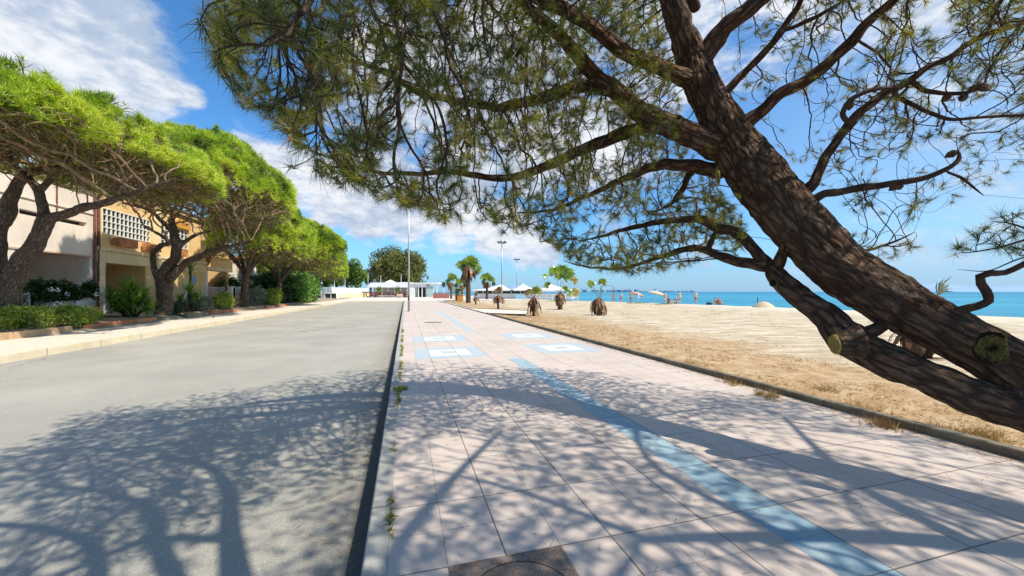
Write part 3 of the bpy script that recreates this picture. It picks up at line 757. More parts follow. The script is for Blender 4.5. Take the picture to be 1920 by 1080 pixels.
def over2(n):
    out = []
    while len(out) < n:
        x, y, z = rng.uniform(2.6, 8.2), rng.uniform(-.9, 4.2), rng.uniform(4.1, 5.7)
        if y > 0 and x / y < 1.42 and (z - EYE) / y < .8: continue
        if noise.noise(Vector((x, y, z)) * 1.0) < .0: continue
        out.append(Vector((x, y, z)))
    return out
# the umbrella of the crown above and behind the frame
def over(n, x0, x1, y0, y1, zc, zt=.7):
    out = []
    while len(out) < n:
        x, y = rng.uniform(x0, x1), rng.uniform(y0, y1); z = zc - .05 * ((x - 1.2) ** 2) - .03 * (y - 2.5) ** 2 + rng.uniform(-zt, zt)
        if (z - EYE) / y < .78 if y > 0 else False: continue
        if noise.noise(Vector((x, y, z)) * .9) < -.08: continue
        out.append(Vector((x, y, z)))
    return out
att += over(10500, -2.4, 4.4, -.3, 4.0, 5.2) + over2(9000)
colonize(NETM, att, .06, .07, 1.2, rng, iters=150, inertia=1.1, jitter=.20, up=.03, limit=170000)
kids = solve_radii(NETM, .0029, 2.25, .55)
print('main nodes', len(NETM.p), time.time() - T0)
twig_mesh(NETM, kids, 'twigs', M['twig'], pine)
cen, axs, dcen, daxs = [], [], [], []
for i in range(len(NETM.p)):
    if NETM.fixed[i] or NETM.par[i] < 0: continue
    d = (NETM.p[i] - NETM.p[NETM.par[i]]).normalized()
    u = NETM.p[i]; sx = 960 + FPX * u.x / max(u.y, .1)
    tip_ = not kids[i]
    rightside = sx > 1400
    pt = .9 if tip_ else (.12 if NETM.rad[i] < .0042 else 0)
    if rightside and u.y > 2.95: pt *= .5
    if tip_ and rng.random() < .13: dcen.append(u); daxs.append(d)
    elif rng.random() < pt:
        cen.append(u); axs.append((d + Vector((0, 0, .25))).normalized())
V1 = tufts(cen, axs, 44, .06, .130, .0032, rs, .62, .12, .07)
trimesh('needles', V1, M['needle'], pine)
V2 = tufts(dcen, daxs, 20, .05, .11, .003, rs, .7, .3, .05)
trimesh('dry_needles', V2, M['needle_dry'], pine)
print('tufts', len(cen), time.time() - T0)
# cones
def cone_mesh():
    mb = MB(); n = 10
    prof = [(0, .002), (.006, .014), (.02, .021), (.035, .022), (.05, .016), (.062, .007), (.068, .001)]
    vs = [(r * (1 + .18 * ((k + i) % 2)) * math.cos(2 * PI * k / n), r * (1 + .18 * ((k + i) % 2)) * math.sin(2 * PI * k / n), -z) for i, (z, r) in enumerate(prof) for k in range(n)]
    mb.add(vs, [(i * n + k, i * n + (k + 1) % n, (i + 1) * n + (k + 1) % n, (i + 1) * n + k) for i in range(6) for k in range(n)]); return mb
M['cone'] = plain('pine_cone', C(.09, .055, .035), .9, .4, 60, .6, 120)
cone0 = None
for px, py, d in [(1565, 178, 3.72), (1557, 165, 3.72), (1559, 188, 3.7), (1795, 150, 3.5), (1818, 145, 3.5), (1808, 160, 3.48), (1762, 276, 3.5), (1830, 160, 3.45), (1700, 305, 3.6), (1695, 312, 3.6), (1478, 345, 3.8), (1850, 178, 3.4)]:
    q = U(px, py, d); q = min((p for p, f in zip(NETM.p, NETM.fixed) if f), key=lambda p: (p - q).length) + Vector((0, 0, -.015))
    if cone0 is None:
        cone0 = cone_mesh().build('pine_cone', M['cone'], None); c = cone0
    else: c = cone0.copy(); sc.collection.objects.link(c)
    c.parent = pine; c.location = q - pine.location; c.rotation_euler = (rng.uniform(-1.2, 1.2), rng.uniform(-1.2, 1.2), 0); c.scale = (1.35,) * 3

# ================================================================== UMBRELLA PINES ALONG THE HOUSES
def umbrella_pine(seed, base, skel, rad, zt, zb, label, n_att=2600, n_tuft=9000, shift=(0, 0), group='umbrella pines in the row by the houses', squash=1.0, mat=None, blade=.022, saucer=.26, shell=.85, dark=.35):
    """skel: limbs as lists of (point, radius)"""
    rg = random.Random(seed); rn = np.random.RandomState(seed)
    o = thing('pine_tree', base, label, 'tree', group)
    net = Net(); first = True
    tr = MB()
    for l in skel:
        pts = [p for p, r in l]; rr = [r for p, r in l]
        P_, R_ = catmull(pts, rr, .12)
        P_ = [p + noise.noise_vector(p * 1.6 + Vector((seed, 0, 0))) * min(.10, r * .5) if i else p for i, (p, r) in enumerate(zip(P_, R_))]
        R_ = [r * (1 + .16 * noise.noise(p * 3)) for p, r in zip(P_, R_)]
        mb = MB(); mb.tube(P_, R_, 18 if first else 12, disp=bark_disp(11, .03))
        mb.build('trunk' if first else 'branch', M['bark_far'], o, smooth=True)
        Pn, Rn = catmull(pts, rr, .3)
        par = -1 if first else net.nearest(Pn[0])
        for p, r in zip(Pn, Rn): par = net.node(p, par, r)
        first = False
    cx, cy = base.x + shift[0], base.y + shift[1]
    def top(x, y):
        v_ = Vector((x - cx, y - cy, 0)); q = math.hypot(v_.dot(RD), v_.dot(ND) * 1.62) / rad; a = math.atan2(y - cy, x - cx)
        q2 = q / (1 + .13 * noise.noise(Vector((math.cos(a) * 1.6, math.sin(a) * 1.6, seed))))
        return q2, zt - .42 * (zt - zb) * q2 ** 3 + .75 * noise.noise(Vector((x * .45, y * .45, seed))) + .60 * noise.noise(Vector((x * 1.15, y * 1.15, seed))) + .25 * noise.noise(Vector((x * 2.9, y * 2.9, seed)))
    def bot(q): return zb + .2 + (zt - zb) * saucer * min(1.1, q) ** 1.3
    att = []
    while len(att) < n_att:
        x, y = cx + rg.uniform(-rad, rad) * 1.15, cy + rg.uniform(-rad, rad) * 1.15 / squash
        q, zz = top(x, y)
        if q > 1: continue
        z = bot(q) + (zz - bot(q)) * rg.random() ** .8
        if z > zz: continue
        att.append(Vector((x, y, z)))
    colonize(net, att, .16, .15, 3.5, rg, iters=90, inertia=.7, jitter=.34, up=.02, limit=34000)
    kd_ = solve_radii(net, .0105, 2.4, .6)
    twig_mesh(net, kd_, 'twigs', M['twig_far'], o)
    cen, ax = [], []
    while len(cen) < n_tuft:
        x, y = cx + rg.uniform(-rad, rad) * 1.18, cy + rg.uniform(-rad, rad) * 1.18 / squash
        q, zz = top(x, y)
        if q > 1.04: continue
        sh = rg.random() ** 1.4 * shell
        p = Vector((x, y, zz - sh))
        if p.z < bot(q) + .1: continue
        if noise.noise(p * 1.5 + Vector((0, 0, seed))) < -.10 + .10 * noise.noise(p * .4): continue
        if sh > .9 and rg.random() < .45: continue
        cen.append(p); ax.append(Vector(((x - cx) / rad * .8, (y - cy) / rad * .8, .9)).normalized())
    V = tufts(cen, ax, 13, .14, .30, blade, rn, .8, .1, .12)
    trimesh('needles', V, mat or M['needle_far'], o)
    # sparse dull needles left among the dead twigs of the underside
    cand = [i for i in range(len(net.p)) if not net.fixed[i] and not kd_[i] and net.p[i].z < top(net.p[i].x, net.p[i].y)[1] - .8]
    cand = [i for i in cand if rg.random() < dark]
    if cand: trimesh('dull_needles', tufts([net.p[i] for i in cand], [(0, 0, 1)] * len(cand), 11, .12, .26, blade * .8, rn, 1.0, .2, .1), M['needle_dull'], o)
    return o
def uz(px, py, d): return U(px, py, d)
# first pine at the left edge of the photo
b1 = U(4, 622, 13.9); b1.z = .25
d1 = 13.9
def sk(l): return [(U(a, b, d), r / FPX * d / (1 + .45 * ((a - 960) / FPX) ** 2) ** .5) for a, b, d, r in l]
skel1 = [sk([(6, 628, d1, 30), (8, 590, d1, 25), (14, 545, d1, 23), (34, 506, d1, 20), (58, 463, d1, 17), (74, 432, d1, 16), (88, 410, d1, 15)]),
         sk([(88, 412, d1, 11), (138, 395, 13.6, 9), (180, 385, 13.3, 8), (225, 370, 13.1, 6), (275, 352, 12.9, 4), (330, 335, 12.9, 2.5)]),
         sk([(84, 412, d1, 12), (78, 385, d1, 10), (74, 357, d1, 9), (50, 330, d1, 7), (22, 300, d1, 6), (9, 250, d1, 5), (-5, 210, d1, 3)]),
         sk([(74, 357, d1, 8), (95, 335, d1, 6), (120, 310, 13.7, 5), (150, 270, 13.6, 4), (190, 240, 13.5, 2)]),
         sk([(10, 560, d1, 20), (-6, 500, d1, 17), (2, 430, 14.0, 14), (20, 370, 14.1, 12), (44, 330, 14.2, 10), (95, 315, 14.6, 7), (170, 318, 15, 5), (230, 330, 15.2, 3)]),
         sk([(8, 580, d1, 18), (-60, 470, 14.2, 14), (-130, 380, 14.4, 10), (-230, 300, 14.5, 6), (-330, 270, 14.5, 3)])]
P1 = umbrella_pine(3, b1, skel1, 5.6, 8.0, 5.1, 'nearest umbrella pine, at the left edge, in front of the white house', 11000, 21000, shift=(2.9, .4))
b2 = U(308, 588, 22.6); b2.z = .22; d2 = 22.6
skel2 = [sk([(307, 592, d2, 17), (308, 570, d2, 14), (309, 545, d2, 13), (306, 525, d2, 14), (312, 508, d2, 11), (326, 488, d2, 9), (331, 465, d2, 8.5), (326, 438, d2, 8), (322, 410, d2, 5)]),
         sk([(300, 528, d2, 7), (292, 512, d2, 5.5), (286, 493, d2, 5), (289, 474, d2, 5), (303, 461, 22.3, 5), (318, 456, 22.2, 4), (300, 440, 22, 3), (270, 425, 22, 2)]),
         sk([(316, 525, d2, 10), (330, 510, d2, 8), (345, 496, d2, 7), (367, 484, 22.3, 7), (393, 474, 22, 6), (419, 467, 21.8, 5), (445, 458, 21.6, 3), (470, 450, 21.5, 2)]),
         sk([(331, 470, d2, 6), (345, 455, 22.9, 4), (370, 440, 23.2, 3), (400, 432, 23.6, 2)]),
         sk([(327, 440, d2, 6), (305, 415, 22.3, 4), (280, 395, 22.0, 3), (250, 385, 21.8, 2)])]
P2 = umbrella_pine(11, b2, skel2, 6.2, 10.4, 5.0, 'umbrella pine with a forked trunk in front of the ochre house', 9000, 22000, shift=(2.8, .1), saucer=.15, shell=1.15)
def gen_skel(base, h, seed, rtrunk=.3, lean_=(0, 0), n=5, rad=4):
    rg = random.Random(seed); f = base + Vector((lean_[0], lean_[1], h * .38)); out = [[(base + Vector((0, 0, -.2)), rtrunk * 1.25), (base + Vector((0, 0, .6)), rtrunk), (f, rtrunk * .8)]]
    for k in range(n):
        a = 2 * PI * k / n + rg.uniform(-.4, .4); l = rad * rg.uniform(.55, .8)
        e = Vector((math.cos(a) * l, math.sin(a) * l, 0)); r = rtrunk * rg.uniform(.4, .55)
        out.append([(f + Vector((0, 0, -.15)), r), (f + e * .3 + Vector((0, 0, h * .18)), r * .8), (f + e * .65 + Vector((0, 0, h * .34)), r * .55), (f + e + Vector((0, 0, h * .44)), r * .3)])
    return out
b3 = U(458, 574, 34.6); b3.z = .2
P3 = umbrella_pine(21, b3, gen_skel(b3, 7.2, 4, .30, (.3, -.2), 6, 4.6), 6.0, 9.6, 3.9, 'third umbrella pine from the left, with several steep limbs', 5500, 19000, shift=(2.1, -.3), blade=.03, saucer=.02, shell=2.3, dark=.5)
rowtrees = [(519, 43.5, 'fourth umbrella pine from the left, with a low dark underside', .9, 1.02), (552, 54, 'fifth umbrella pine from the left in the row', 2.3, 1.0), (577, 66, 'rounded umbrella pine behind the big green bush', 4.0, .98), (598, 80, 'last umbrella pine in the row, before the white fence', 5.2, .95)]
for px, d, lb, rz, k in rowtrees:
    q = U(px, 560, d); q.z = .1
    c = move_copy(P3, q, rz, k); c['label'] = lb

# ================================================================== FAR TREES
M['leaf_euc'] = leafmat('far_olive_leaves', [C(.05, .065, .016), C(.12, .14, .025), C(.23, .23, .045), C(.33, .31, .08)], .25, .28)
M['leaf_green'] = leafmat('far_green_leaves', [C(.03, .07, .010), C(.08, .17, .018), C(.17, .30, .03), C(.26, .40, .05)], .25, .3)
M['leaf_grey'] = leafmat('far_grey_leaves', [C(.05, .07, .045), C(.10, .13, .075), C(.18, .21, .12)], .25, .3)
def crown_tree(name, base, h, rx, ry, mat, label, seed, n=5200, leaf=.42, group=None, trunk_h=.3, lumps=16, flat=1.0):
    rg = random.Random(seed); rn = np.random.RandomState(seed)
    o = thing(name, base, label, 'tree', group)
    mb = MB(); mb.tube([base + Vector((0, 0, -.3)), base + Vector((.1, 0, h * trunk_h)), base + Vector((-.2, .1, h * .6))], [h * .03, h * .024, h * .01], 9); mb.build('trunk', M['bark_far'], o, smooth=True)
    mb = MB()
    for k in range(7):
        a = rg.uniform(0, 2 * PI); e = Vector((math.cos(a) * rx * .6, math.sin(a) * ry * .6, h * rg.uniform(.6, .85)))
        mb.tube([base + Vector((0, 0, h * trunk_h)), base + e * .6 + Vector((0, 0, h * .15)), base + e], [h * .014, h * .009, h * .003], 6)
    mb.build('branch', M['bark_far'], o, smooth=True)
    zc = h * (trunk_h * .6 + .5 * (1 - trunk_h * .6)); rz = (h - trunk_h * .6 * h) / 2
    L = []
    for k in range(lumps):
        v = Vector((rg.gauss(0, 1), rg.gauss(0, 1), rg.gauss(0, 1) * .9)).normalized() * rg.uniform(.45, .78)
        L.append((Vector((v.x * rx, v.y * ry, zc + v.z * rz)), rg.uniform(.24, .40) * min(rx, rz * 1.3)))
    L.append((Vector((0, 0, zc)), min(rx, rz) * .6))
    cen, ax = [], []
    tot = sum(r * r for _, r in L)
    for c, r in L:
        for _ in range(int(n * r * r / tot)):
            v = Vector((rg.gauss(0, 1), rg.gauss(0, 1), rg.gauss(0, 1))).normalized(); rr = r * rg.uniform(.62, 1.12)
            p = c + v * rr
            if noise.noise(p * (1.6 / max(r, .1))) < -.25: continue
            cen.append(base + p); ax.append((v + Vector((0, 0, .2))).normalized())
    V = tufts(cen, ax, 6, leaf * .5, leaf, leaf * .38, rn, 1.0, .35, .1)
    trimesh('crown', V, mat, o); return o
def at_px(px, d, z=0): p = U(px, 547, d); p.z = z; return p
crown_tree('broadleaf_tree', at_px(748, 150), 18.5, 11.5, 9, M['leaf_euc'], 'very large round olive green tree behind the flat white pavilion', 31, 16000, .75, trunk_h=.12, lumps=34)
crown_tree('broadleaf_tree', at_px(668, 118), 12.0, 4.2, 4, M['leaf_green'], 'bright green tree left of the large round tree', 32, 4200, .5, trunk_h=.15)
crown_tree('broadleaf_tree', at_px(632, 112), 12.5, 3.8, 4, M['leaf_green'], 'green tree next to the last umbrella pine', 33, 3600, .5, trunk_h=.15)
crown_tree('broadleaf_tree', at_px(650, 150), 15.5, 4.5, 4, M['leaf_grey'], 'dull grey green tree showing above two brighter trees', 34, 3600, .5, trunk_h=.2)
crown_tree('broadleaf_tree', at_px(695, 165), 15.5, 3.6, 4, M['leaf_grey'], 'slim grey tree touching the left side of the large round tree', 35, 2600, .5, trunk_h=.2)
crown_tree('broadleaf_tree', at_px(610, 120), 13.5, 4.5, 4, M['leaf_green'], 'green tree half hidden behind the end of the pine row', 36, 3000, .5, trunk_h=.15)
crown_tree('broadleaf_tree', at_px(715, 128), 5.2, 2.6, 2, M['leaf_green'], 'small light green tree peeping over the white pavilion roof', 37, 900, .4)
for k, (px, d, h) in enumerate([(560, 100, 9), (520, 85, 8), (470, 75, 8)]):
    crown_tree('broadleaf_tree', at_px(px, d), h, 6, 4, M['leaf_green'], ['dark tree deep behind the big green bush', 'dark tree deep behind the fourth umbrella pine', 'dark tree deep behind the third umbrella pine'][k], 40 + k, 2600, .5, trunk_h=.1)

# ================================================================== HOUSES
def m_stucco(name, c, stain, rough=.9):
    n = NT(name, rough, .15); a = n.noise(.8, 6, .65); b = n.noise(45, 4, .7); v = n.map(n.WP, scale=(1.2, 1.2, .25)); d = n.noise(1.6, 5, .7, v=v)
    base = n.mix(n.rng(a, .3, .7), c, tuple(x * .86 for x in c[:3]) + (1,)); base = n.mix(n.math('MULTIPLY', n.rng(d, .48, .72), .6), base, stain)
    n.col(base); n.bump(b, .35, .01); return n.m
M['white_wall'] = m_stucco('cream_white_stucco', C(.78, .68, .59), C(.62, .52, .44))
M['pink_wall'] = m_stucco('dusty_pink_stucco', C(.62, .42, .30), C(.52, .35, .25))
M['ochre_wall'] = m_stucco('ochre_stucco', C(.76, .52, .25), C(.64, .38, .14))
M['ochre_band'] = m_stucco('pale_ochre_trim', C(.78, .62, .38), C(.62, .45, .23))
M['ochre_deep'] = m_stucco('deep_ochre_wall', C(.62, .31, .06), C(.50, .25, .05))
M['terra'] = plain('terracotta', C(.42, .17, .075), .85, .3, 3, .3)
M['terra_pale'] = plain('pale_terracotta_edging', C(.52, .34, .19), .9, .2, 2, .3)
M['rust'] = plain('rusty_drainpipe', C(.16, .07, .06), .6, .3, 6, .1)
M['white_metal'] = plain('white_painted_metal', C(.72, .72, .68), .45, .08, 8, .05)
M['grey_metal'] = plain('galvanised_metal', C(.42, .43, .42), .4, .15, 8, .05, metal=.4)
M['dark_metal'] = plain('dark_metal', C(.045, .05, .05), .5, .2, 8, .1)
M['glass'] = plain('dark_window_glass', C(.03, .04, .045), .08, .3, 1.5, 0, spec=.8)
M['dark_void'] = plain('dark_interior', C(.035, .03, .028), .9, .2, 2, 0)
M['tile'] = plain('roof_tiles', C(.36, .17, .09), .85, .3, 4, .5, 12)
M['brown_leaf'] = leafmat('dead_palm_leaf', [C(.05, .020, .008), C(.19, .085, .030), C(.38, .21, .09)], .2, 3)
TF = -17.0
def bxp(parent, name, mat, s0, s1, t0, t1, z0, z1, label=None):
    mb = MB(); mb.bst(s0, s1, t0, t1, z0, z1); return mb.build(name, mat, parent, label=label)
g0 = .30
# --- white house
sa, sb = SP(-700, TF), SP(178, TF)
H1 = thing('house', W((sa + sb) / 2, TF - 4, g0), 'cream white two storey house with a long dark slot above its open porch', 'house')
zL, zR = 3.62, 7.35
so0, so1 = SP(28, TF), SP(168, TF)                      # porch opening
mb = MB(); mb.bst(sa, so0, TF - .35, TF, g0 - .1, zL); mb.bst(so1, sb, TF - .35, TF, g0 - .1, zL)
mb.bst(sa, sb, TF - .35, TF, zL + .002, 5.18)
ss0, ss1 = SP(36, TF), SP(163, TF)
mb.bst(sa, ss0, TF - .35, TF, 5.182, 5.42); mb.bst(ss1, sb, TF - .35, TF, 5.182, 5.42)
mb.bst(sa, sb, TF - .35, TF, 5.422, zR - .25)
mb.build('wall', M['white_wall'], H1)
bxp(H1, 'slot_recess', M['dark_void'], ss0 - .05, ss1 + .05, TF - .5, TF - .36, 5.1, 5.5)
bxp(H1, 'porch_wall', M['pink_wall'], sa, sb, TF - 3.0, TF - 2.8, g0, zL + .2)
for a_, b_, c_, d_ in ((so1 + .02, so1 + .3, TF - .36, zL), (so0 - .3, so0 - .02, TF - .36, zL), (SP(62, TF) - .05, SP(62, TF) + .25, TF - 2.3, zL - .02)): bxp(H1, 'porch_pier', M['white_wall'], a_, b_, TF - 2.79, c_, g0, d_)
bxp(H1, 'porch_ceiling', M['white_wall'], sa, sb, TF - 2.8, TF - .36, zL + .01, zL + .2)
bxp(H1, 'cornice', M['white_wall'], sa, sb + .02, TF - .4, TF + .10, zR - .25, zR)
bxp(H1, 'ledge', M['white_wall'], sa, sb, TF, TF + .06, 5.95, 6.02)
bxp(H1, 'roof', M['tile'], sa, sb, TF - 9, TF - .36, zR - .4, zR - .2)
bxp(H1, 'back_wall', M['white_wall'], sa, sb, TF - 9, TF - 8.7, g0, zR - .42)
mb = MB(); mb.bst(SP(0, TF), SP(178, TF), TF + .002, TF + .05, zL - .08, zL + .0); mb.build('string_course', M['pink_wall'], H1)
mb = MB(); [mb.tube([W(SP(p, TF + .08), TF + .06, 5.55), W(SP(p, TF + .08), TF + .06, 7.0)], [.03, .03], 6) for p in (108,)]; mb.build('downpipe', M['rust'], H1)
mb = MB(); mb.tube([W(sb - .12, TF + .07, g0), W(sb - .12, TF + .07, zR - .3)], [.06, .06], 8); mb.build('downpipe', M['rust'], H1)
# --- ochre house
s0 = sb + .05; s1 = SP(386, TF); s2 = SP(428, TF)
H2 = thing('house', W((s0 + s2) / 2, TF - 4, g0), 'ochre two storey house with a white grid window above a dark garage opening', 'house')
zt = 7.6; gl0, gl1 = SP(196, TF), SP(273, TF); zG = 3.3
wA0, wA1 = SP(191, TF), SP(281, TF); wz0, wz1 = 5.02, 6.5
wB0, wB1 = SP(300, TF), SP(352, TF)
mb = MB(); fr = TF - .3
mb.bst(s0, gl0, fr, TF, g0 - .1, zG); mb.bst(gl1, s1, fr, TF, g0 - .1, zG)
mb.bst(s0, s1, fr, TF, zG + .002, wz0)
mb.bst(s0, wA0, fr, TF, wz0 + .002, wz1); mb.bst(wA1, wB0, fr, TF, wz0 + .002, wz1); mb.bst(wB1, s1, fr, TF, wz0 + .002, wz1)
mb.bst(s0, s1, fr, TF, wz1 + .002, zt); mb.build('wall', M['ochre_wall'], H2)
def gridwin(parent, a, b, z0_, z1_, nx, nz, t=TF, name='window'):
    f = MB(); w = .045; 
    for i in range(nx + 1):
        x = a + (b - a) * i / nx; f.bst(x - w / 2, x + w / 2, t - .05, t + .03, z0_, z1_)
    for i in range(nz + 1):
        z = z0_ + (z1_ - z0_) * i / nz; f.bst(a, b, t - .045, t + .034, z - w / 2, z + w / 2)
    o = f.build(name, M['white_metal'], parent)
    p = MB(); p.bst(a, b, t - .22, t - .18, z0_, z1_); p.build('pane', M['glass'], o); return o
gridwin(H2, wA0 + .02, wA1 - .02, wz0, wz1, 12, 4); gridwin(H2, wB0 + .02, wB1 - .02, wz0 - .0, wz1, 7, 4)
bxp(H2, 'string_course', M['ochre_band'], s0, s1, TF, TF + .12, 4.0, 4.22); bxp(H2, 'string_course', M['ochre_band'], s0, s1, TF, TF + .07, zG + .02, 3.95)
for p in (181, 290.5):
    a = SP(p, TF); bxp(H2, 'pilaster', M['ochre_band'], a, a + .42, TF + .001, TF + .16, g0 - .05, 3.99)
a = SP(287, TF); bxp(H2, 'pilaster', M['ochre_band'], a, a + .55, TF + .001, TF + .20, 4.23, zt - .02)
for p, q in ((206, 243), (262, 288), (322, 340)):
    bxp(H2, 'window_box', M['terra'], SP(p, TF), SP(q, TF) , TF + .13, TF + .45, 4.36, 4.86)
mb = MB(); a, b = SP(205, TF), SP(242, TF)
bxp(H2, 'garage_wall', M['ochre_deep'], gl0 - 1.5, gl1 + 2.5, TF - 4.2, TF - 4.0, g0, 4)
for a_, b_ in ((gl0 - .25, gl0 - .02), (gl1 + .02, gl1 + .25)): bxp(H2, 'garage_side', M['ochre_wall'], a_, b_, TF - 3.99, TF - .31, g0, 3.9)
bxp(H2, 'garage_ceiling', M['ochre_wall'], gl0 - .4, gl1 + .4, TF - 4, TF - .31, zG + .01, zG + .2)
bxp(H2, 'porch_lamp', M['white_metal'], (gl0 + gl1) / 2 - .2, (gl0 + gl1) / 2 + .2, TF - 1.4, TF - 1.15, zG - .12, zG)
bxp(H2, 'cornice', M['ochre_band'], s0, s2, TF - .3, TF + .18, zt + .002, zt + .22)
mb = MB(); q = [W(s0, TF + .25, zt + .225), W(s2, TF + .25, zt + .225), W(s2, TF - 5, zt + 1.6), W(s0, TF - 5, zt + 1.6), W(s0, TF + .25, zt + .34), W(s2, TF + .25, zt + .34), W(s2, TF - 5, zt + 1.72), W(s0, TF - 5, zt + 1.72)]
mb.hexa(q); mb.build('roof', M['tile'], H2)
mb = MB(); a = SP(318, TF); b = SP(352, TF)
mb.add([W(a, TF + .2, 6.55), W(b, TF + .2, 6.55), W(b, TF + .2, 6.9), W((a + b) / 2, TF + .2, 7.25), W(a, TF + .2, 6.9), W(a, TF + .01, 6.55), W(b, TF + .01, 6.55), W(b, TF + .01, 6.9), W((a + b) / 2, TF + .01, 7.25), W(a, TF + .01, 6.9)],
       [(0, 1, 2, 3, 4), (9, 8, 7, 6, 5), (0, 5, 6, 1), (1, 6, 7, 2), (2, 7, 8, 3), (3, 8, 9, 4), (4, 9, 5, 0)]); mb.build('window_hood', M['ochre_deep'], H2)
# open porch and balcony at the far end
mb = MB(); mb.bst(s1 + .01, s1 + .32, TF - .3, TF + .02, g0 - .1, 3.5); mb.build('column', M['white_metal'], H2)
mb = MB(); mb.bst(s2 - .32, s2, TF - .3, TF + .02, g0 - .1, zt - .02); mb.build('column', M['ochre_wall'], H2)
bxp(H2, 'balcony', M['ochre_band'], s1 + .02, s2 - .33, TF - .28, TF + .5, 3.502, 3.8)
bxp(H2, 'balcony_rail', M['ochre_wall'], s1 + .02, s2 - .33, TF + .36, TF + .48, 3.82, 4.75)
bxp(H2, 'porch_wall', M['ochre_deep'], s1 + .02, s2 + .2, TF - 3.2, TF - 3.0, g0, 7.4)
bxp(H2, 'porch_side', M['ochre_wall'], s2 - .3, s2 - .05, TF - 2.99, TF - .31, g0, 7.4)
bxp(H2, 'cornice', M['ochre_wall'], s1 + .01, s2 - .33, TF - .29, TF - .02, 6.6, zt - .01)
mb = MB(); mb.bst(SP(345, TF), SP(351, TF), TF + .01, TF + .04, g0, 2.3); mb.build('door', M['white_metal'], H2, label='pale blue white side door')
bxp(H2, 'pane', M['glass'], SP(358, TF), SP(368, TF), TF + .008, TF + .03, 2.2, 2.9)
mb = MB(); mb.tube([W(s0 + .1, TF + .08, g0), W(s0 + .1, TF + .08, zt)], [.07, .07], 8); mb.build('downpipe', M['rust'], H2)
bxp(H2, 'back_wall', M['ochre_wall'], s0, s2, TF - 5.2, TF - 5.0, g0, zt + 1.2)
# far pale house glimpsed between the trunks
s3, s4 = s2 + 3.5, s2 + 12
H3 = thing('house', W((s3 + s4) / 2, TF - 5, .3), 'pale low house glimpsed between pine trunks beyond the ochre house', 'house')
mb = MB(); mb.bst(s3, s4, TF - 6, TF - 1.5, .2, 5.4); mb.build('wall', M['white_wall'], H3); bxp(H3, 'roof', M['tile'], s3 - .3, s4 + .3, TF - 6.3, TF - 1.1, 5.41, 5.65)
gridwin(H3, s3 + 1, s3 + 3, 1.4, 2.8, 3, 2, TF - 1.42); gridwin(H3, s3 + 4.5, s3 + 6.5, 1.4, 2.8, 3, 2, TF - 1.42)

# --- low walls, railings and fences in front of the houses
TW_ = -15.6
w0, w1 = SP(88, TW_), SP(168, TW_)
o = thing('garden_wall', W((w0 + w1) / 2, TW_, .25), 'low white wall carrying the flower troughs of the white house', 'wall')
bxp(o, 'wall', M['white_wall'], w0 - 1.5, w1 + .3, TW_ - .2, TW_, .1, .78)
def railing(name, label, cat, s0, s1, t, z0, z1, mat, gap=.12, posts=2.0, group=None, r=.011, post=.03):
    o = thing(name, W((s0 + s1) / 2, t, z0), label, cat, group); mb = MB(); n = max(2, int((s1 - s0) / gap))
    for i in range(n + 1):
        s = s0 + (s1 - s0) * i / n; mb.tube([W(s, t, z0 + .06), W(s, t, z1 - .05)], [r, r], 5)
    mb.build('bars', mat, o)
    for z in (z0 + .1, z1 - .04):
        m2 = MB(); m2.bst(s0, s1, t - .02, t + .02, z - .018, z + .018); m2.build('rail', mat, o)
    k = max(1, int(round((s1 - s0) / posts)))
    for i in range(k + 1):
        s = s0 + (s1 - s0) * i / k; m2 = MB(); m2.bst(s - post, s + post, t - post, t + post, z0, z1 + .03); m2.build('post', mat, o)
    return o
railing('railing', 'grey garden railing with gate left of the flower troughs', 'railing', SP(24, TW_), SP(54, TW_), TW_, .3, 1.55, M['grey_metal'])
railing('railing', 'white railing across the dark garage opening of the ochre house', 'railing', SP(196, TF + .4), SP(272, TF + .4), TF + .4, .35, 1.55, M['white_metal'])
railing('fence', 'grey bar fence in front of the ochre porch', 'fence', SP(376, TW_), SP(420, TW_), TW_, .3, 2.0, M['grey_metal'], .14)
railing('fence', 'dark metal fence around the garden beyond the third pine', 'fence', SP(470, TW_), SP(512, TW_), TW_, .25, 2.0, M['dark_metal'], .14)
for px, lb in ((432, 'left one of two white fence pillars beside the third pine'), (446, 'right one of two white fence pillars beside the third pine'), (512, 'white fence pillar beyond the dark garden fence')):
    s = SP(px, TW_); o = thing('fence_pillar', W(s, TW_, .2), lb, 'pillar', 'white fence pillars')
    mb = MB(); mb.bst(s - .2, s + .2, TW_ - .16, TW_ + .16, .1, 2.0); mb.build('shaft', M['white_wall'], o); mb = MB(); mb.bst(s - .25, s + .25, TW_ - .21, TW_ + .21, 2.002, 2.09); mb.build('cap', M['white_wall'], o)
s = SP(538, TW_ + 1); o = thing('garden_wall', W(s, TW_ + 1, .1), 'low tan garden wall left of the big green bush', 'wall'); bxp(o, 'wall', M['ochre_band'], s - 2.4, s + 3, TW_ + .8, TW_ + 1, -.05, 1.45)
# pergola roof strip beyond pine three
s = SP(490, TW_ - 2); o = thing('pergola', W(s, TW_ - 2, .2), 'low pergola roof overgrown with leaves behind the dark fence', 'pergola')
mb = MB(); mb.bst(s - 3, s + 4, TW_ - 3.6, TW_ - .4, 2.55, 2.68); mb.build('roof', M['grey_metal'], o)
for a_, t_ in ((-2.8, -.6), (3.8, -.6), (-2.8, -3.4), (3.8, -3.4)): bxp(o, 'post', M['white_metal'], s + a_ - .06, s + a_ + .06, TW_ + t_ - .06, TW_ + t_ + .06, .1, 2.548)

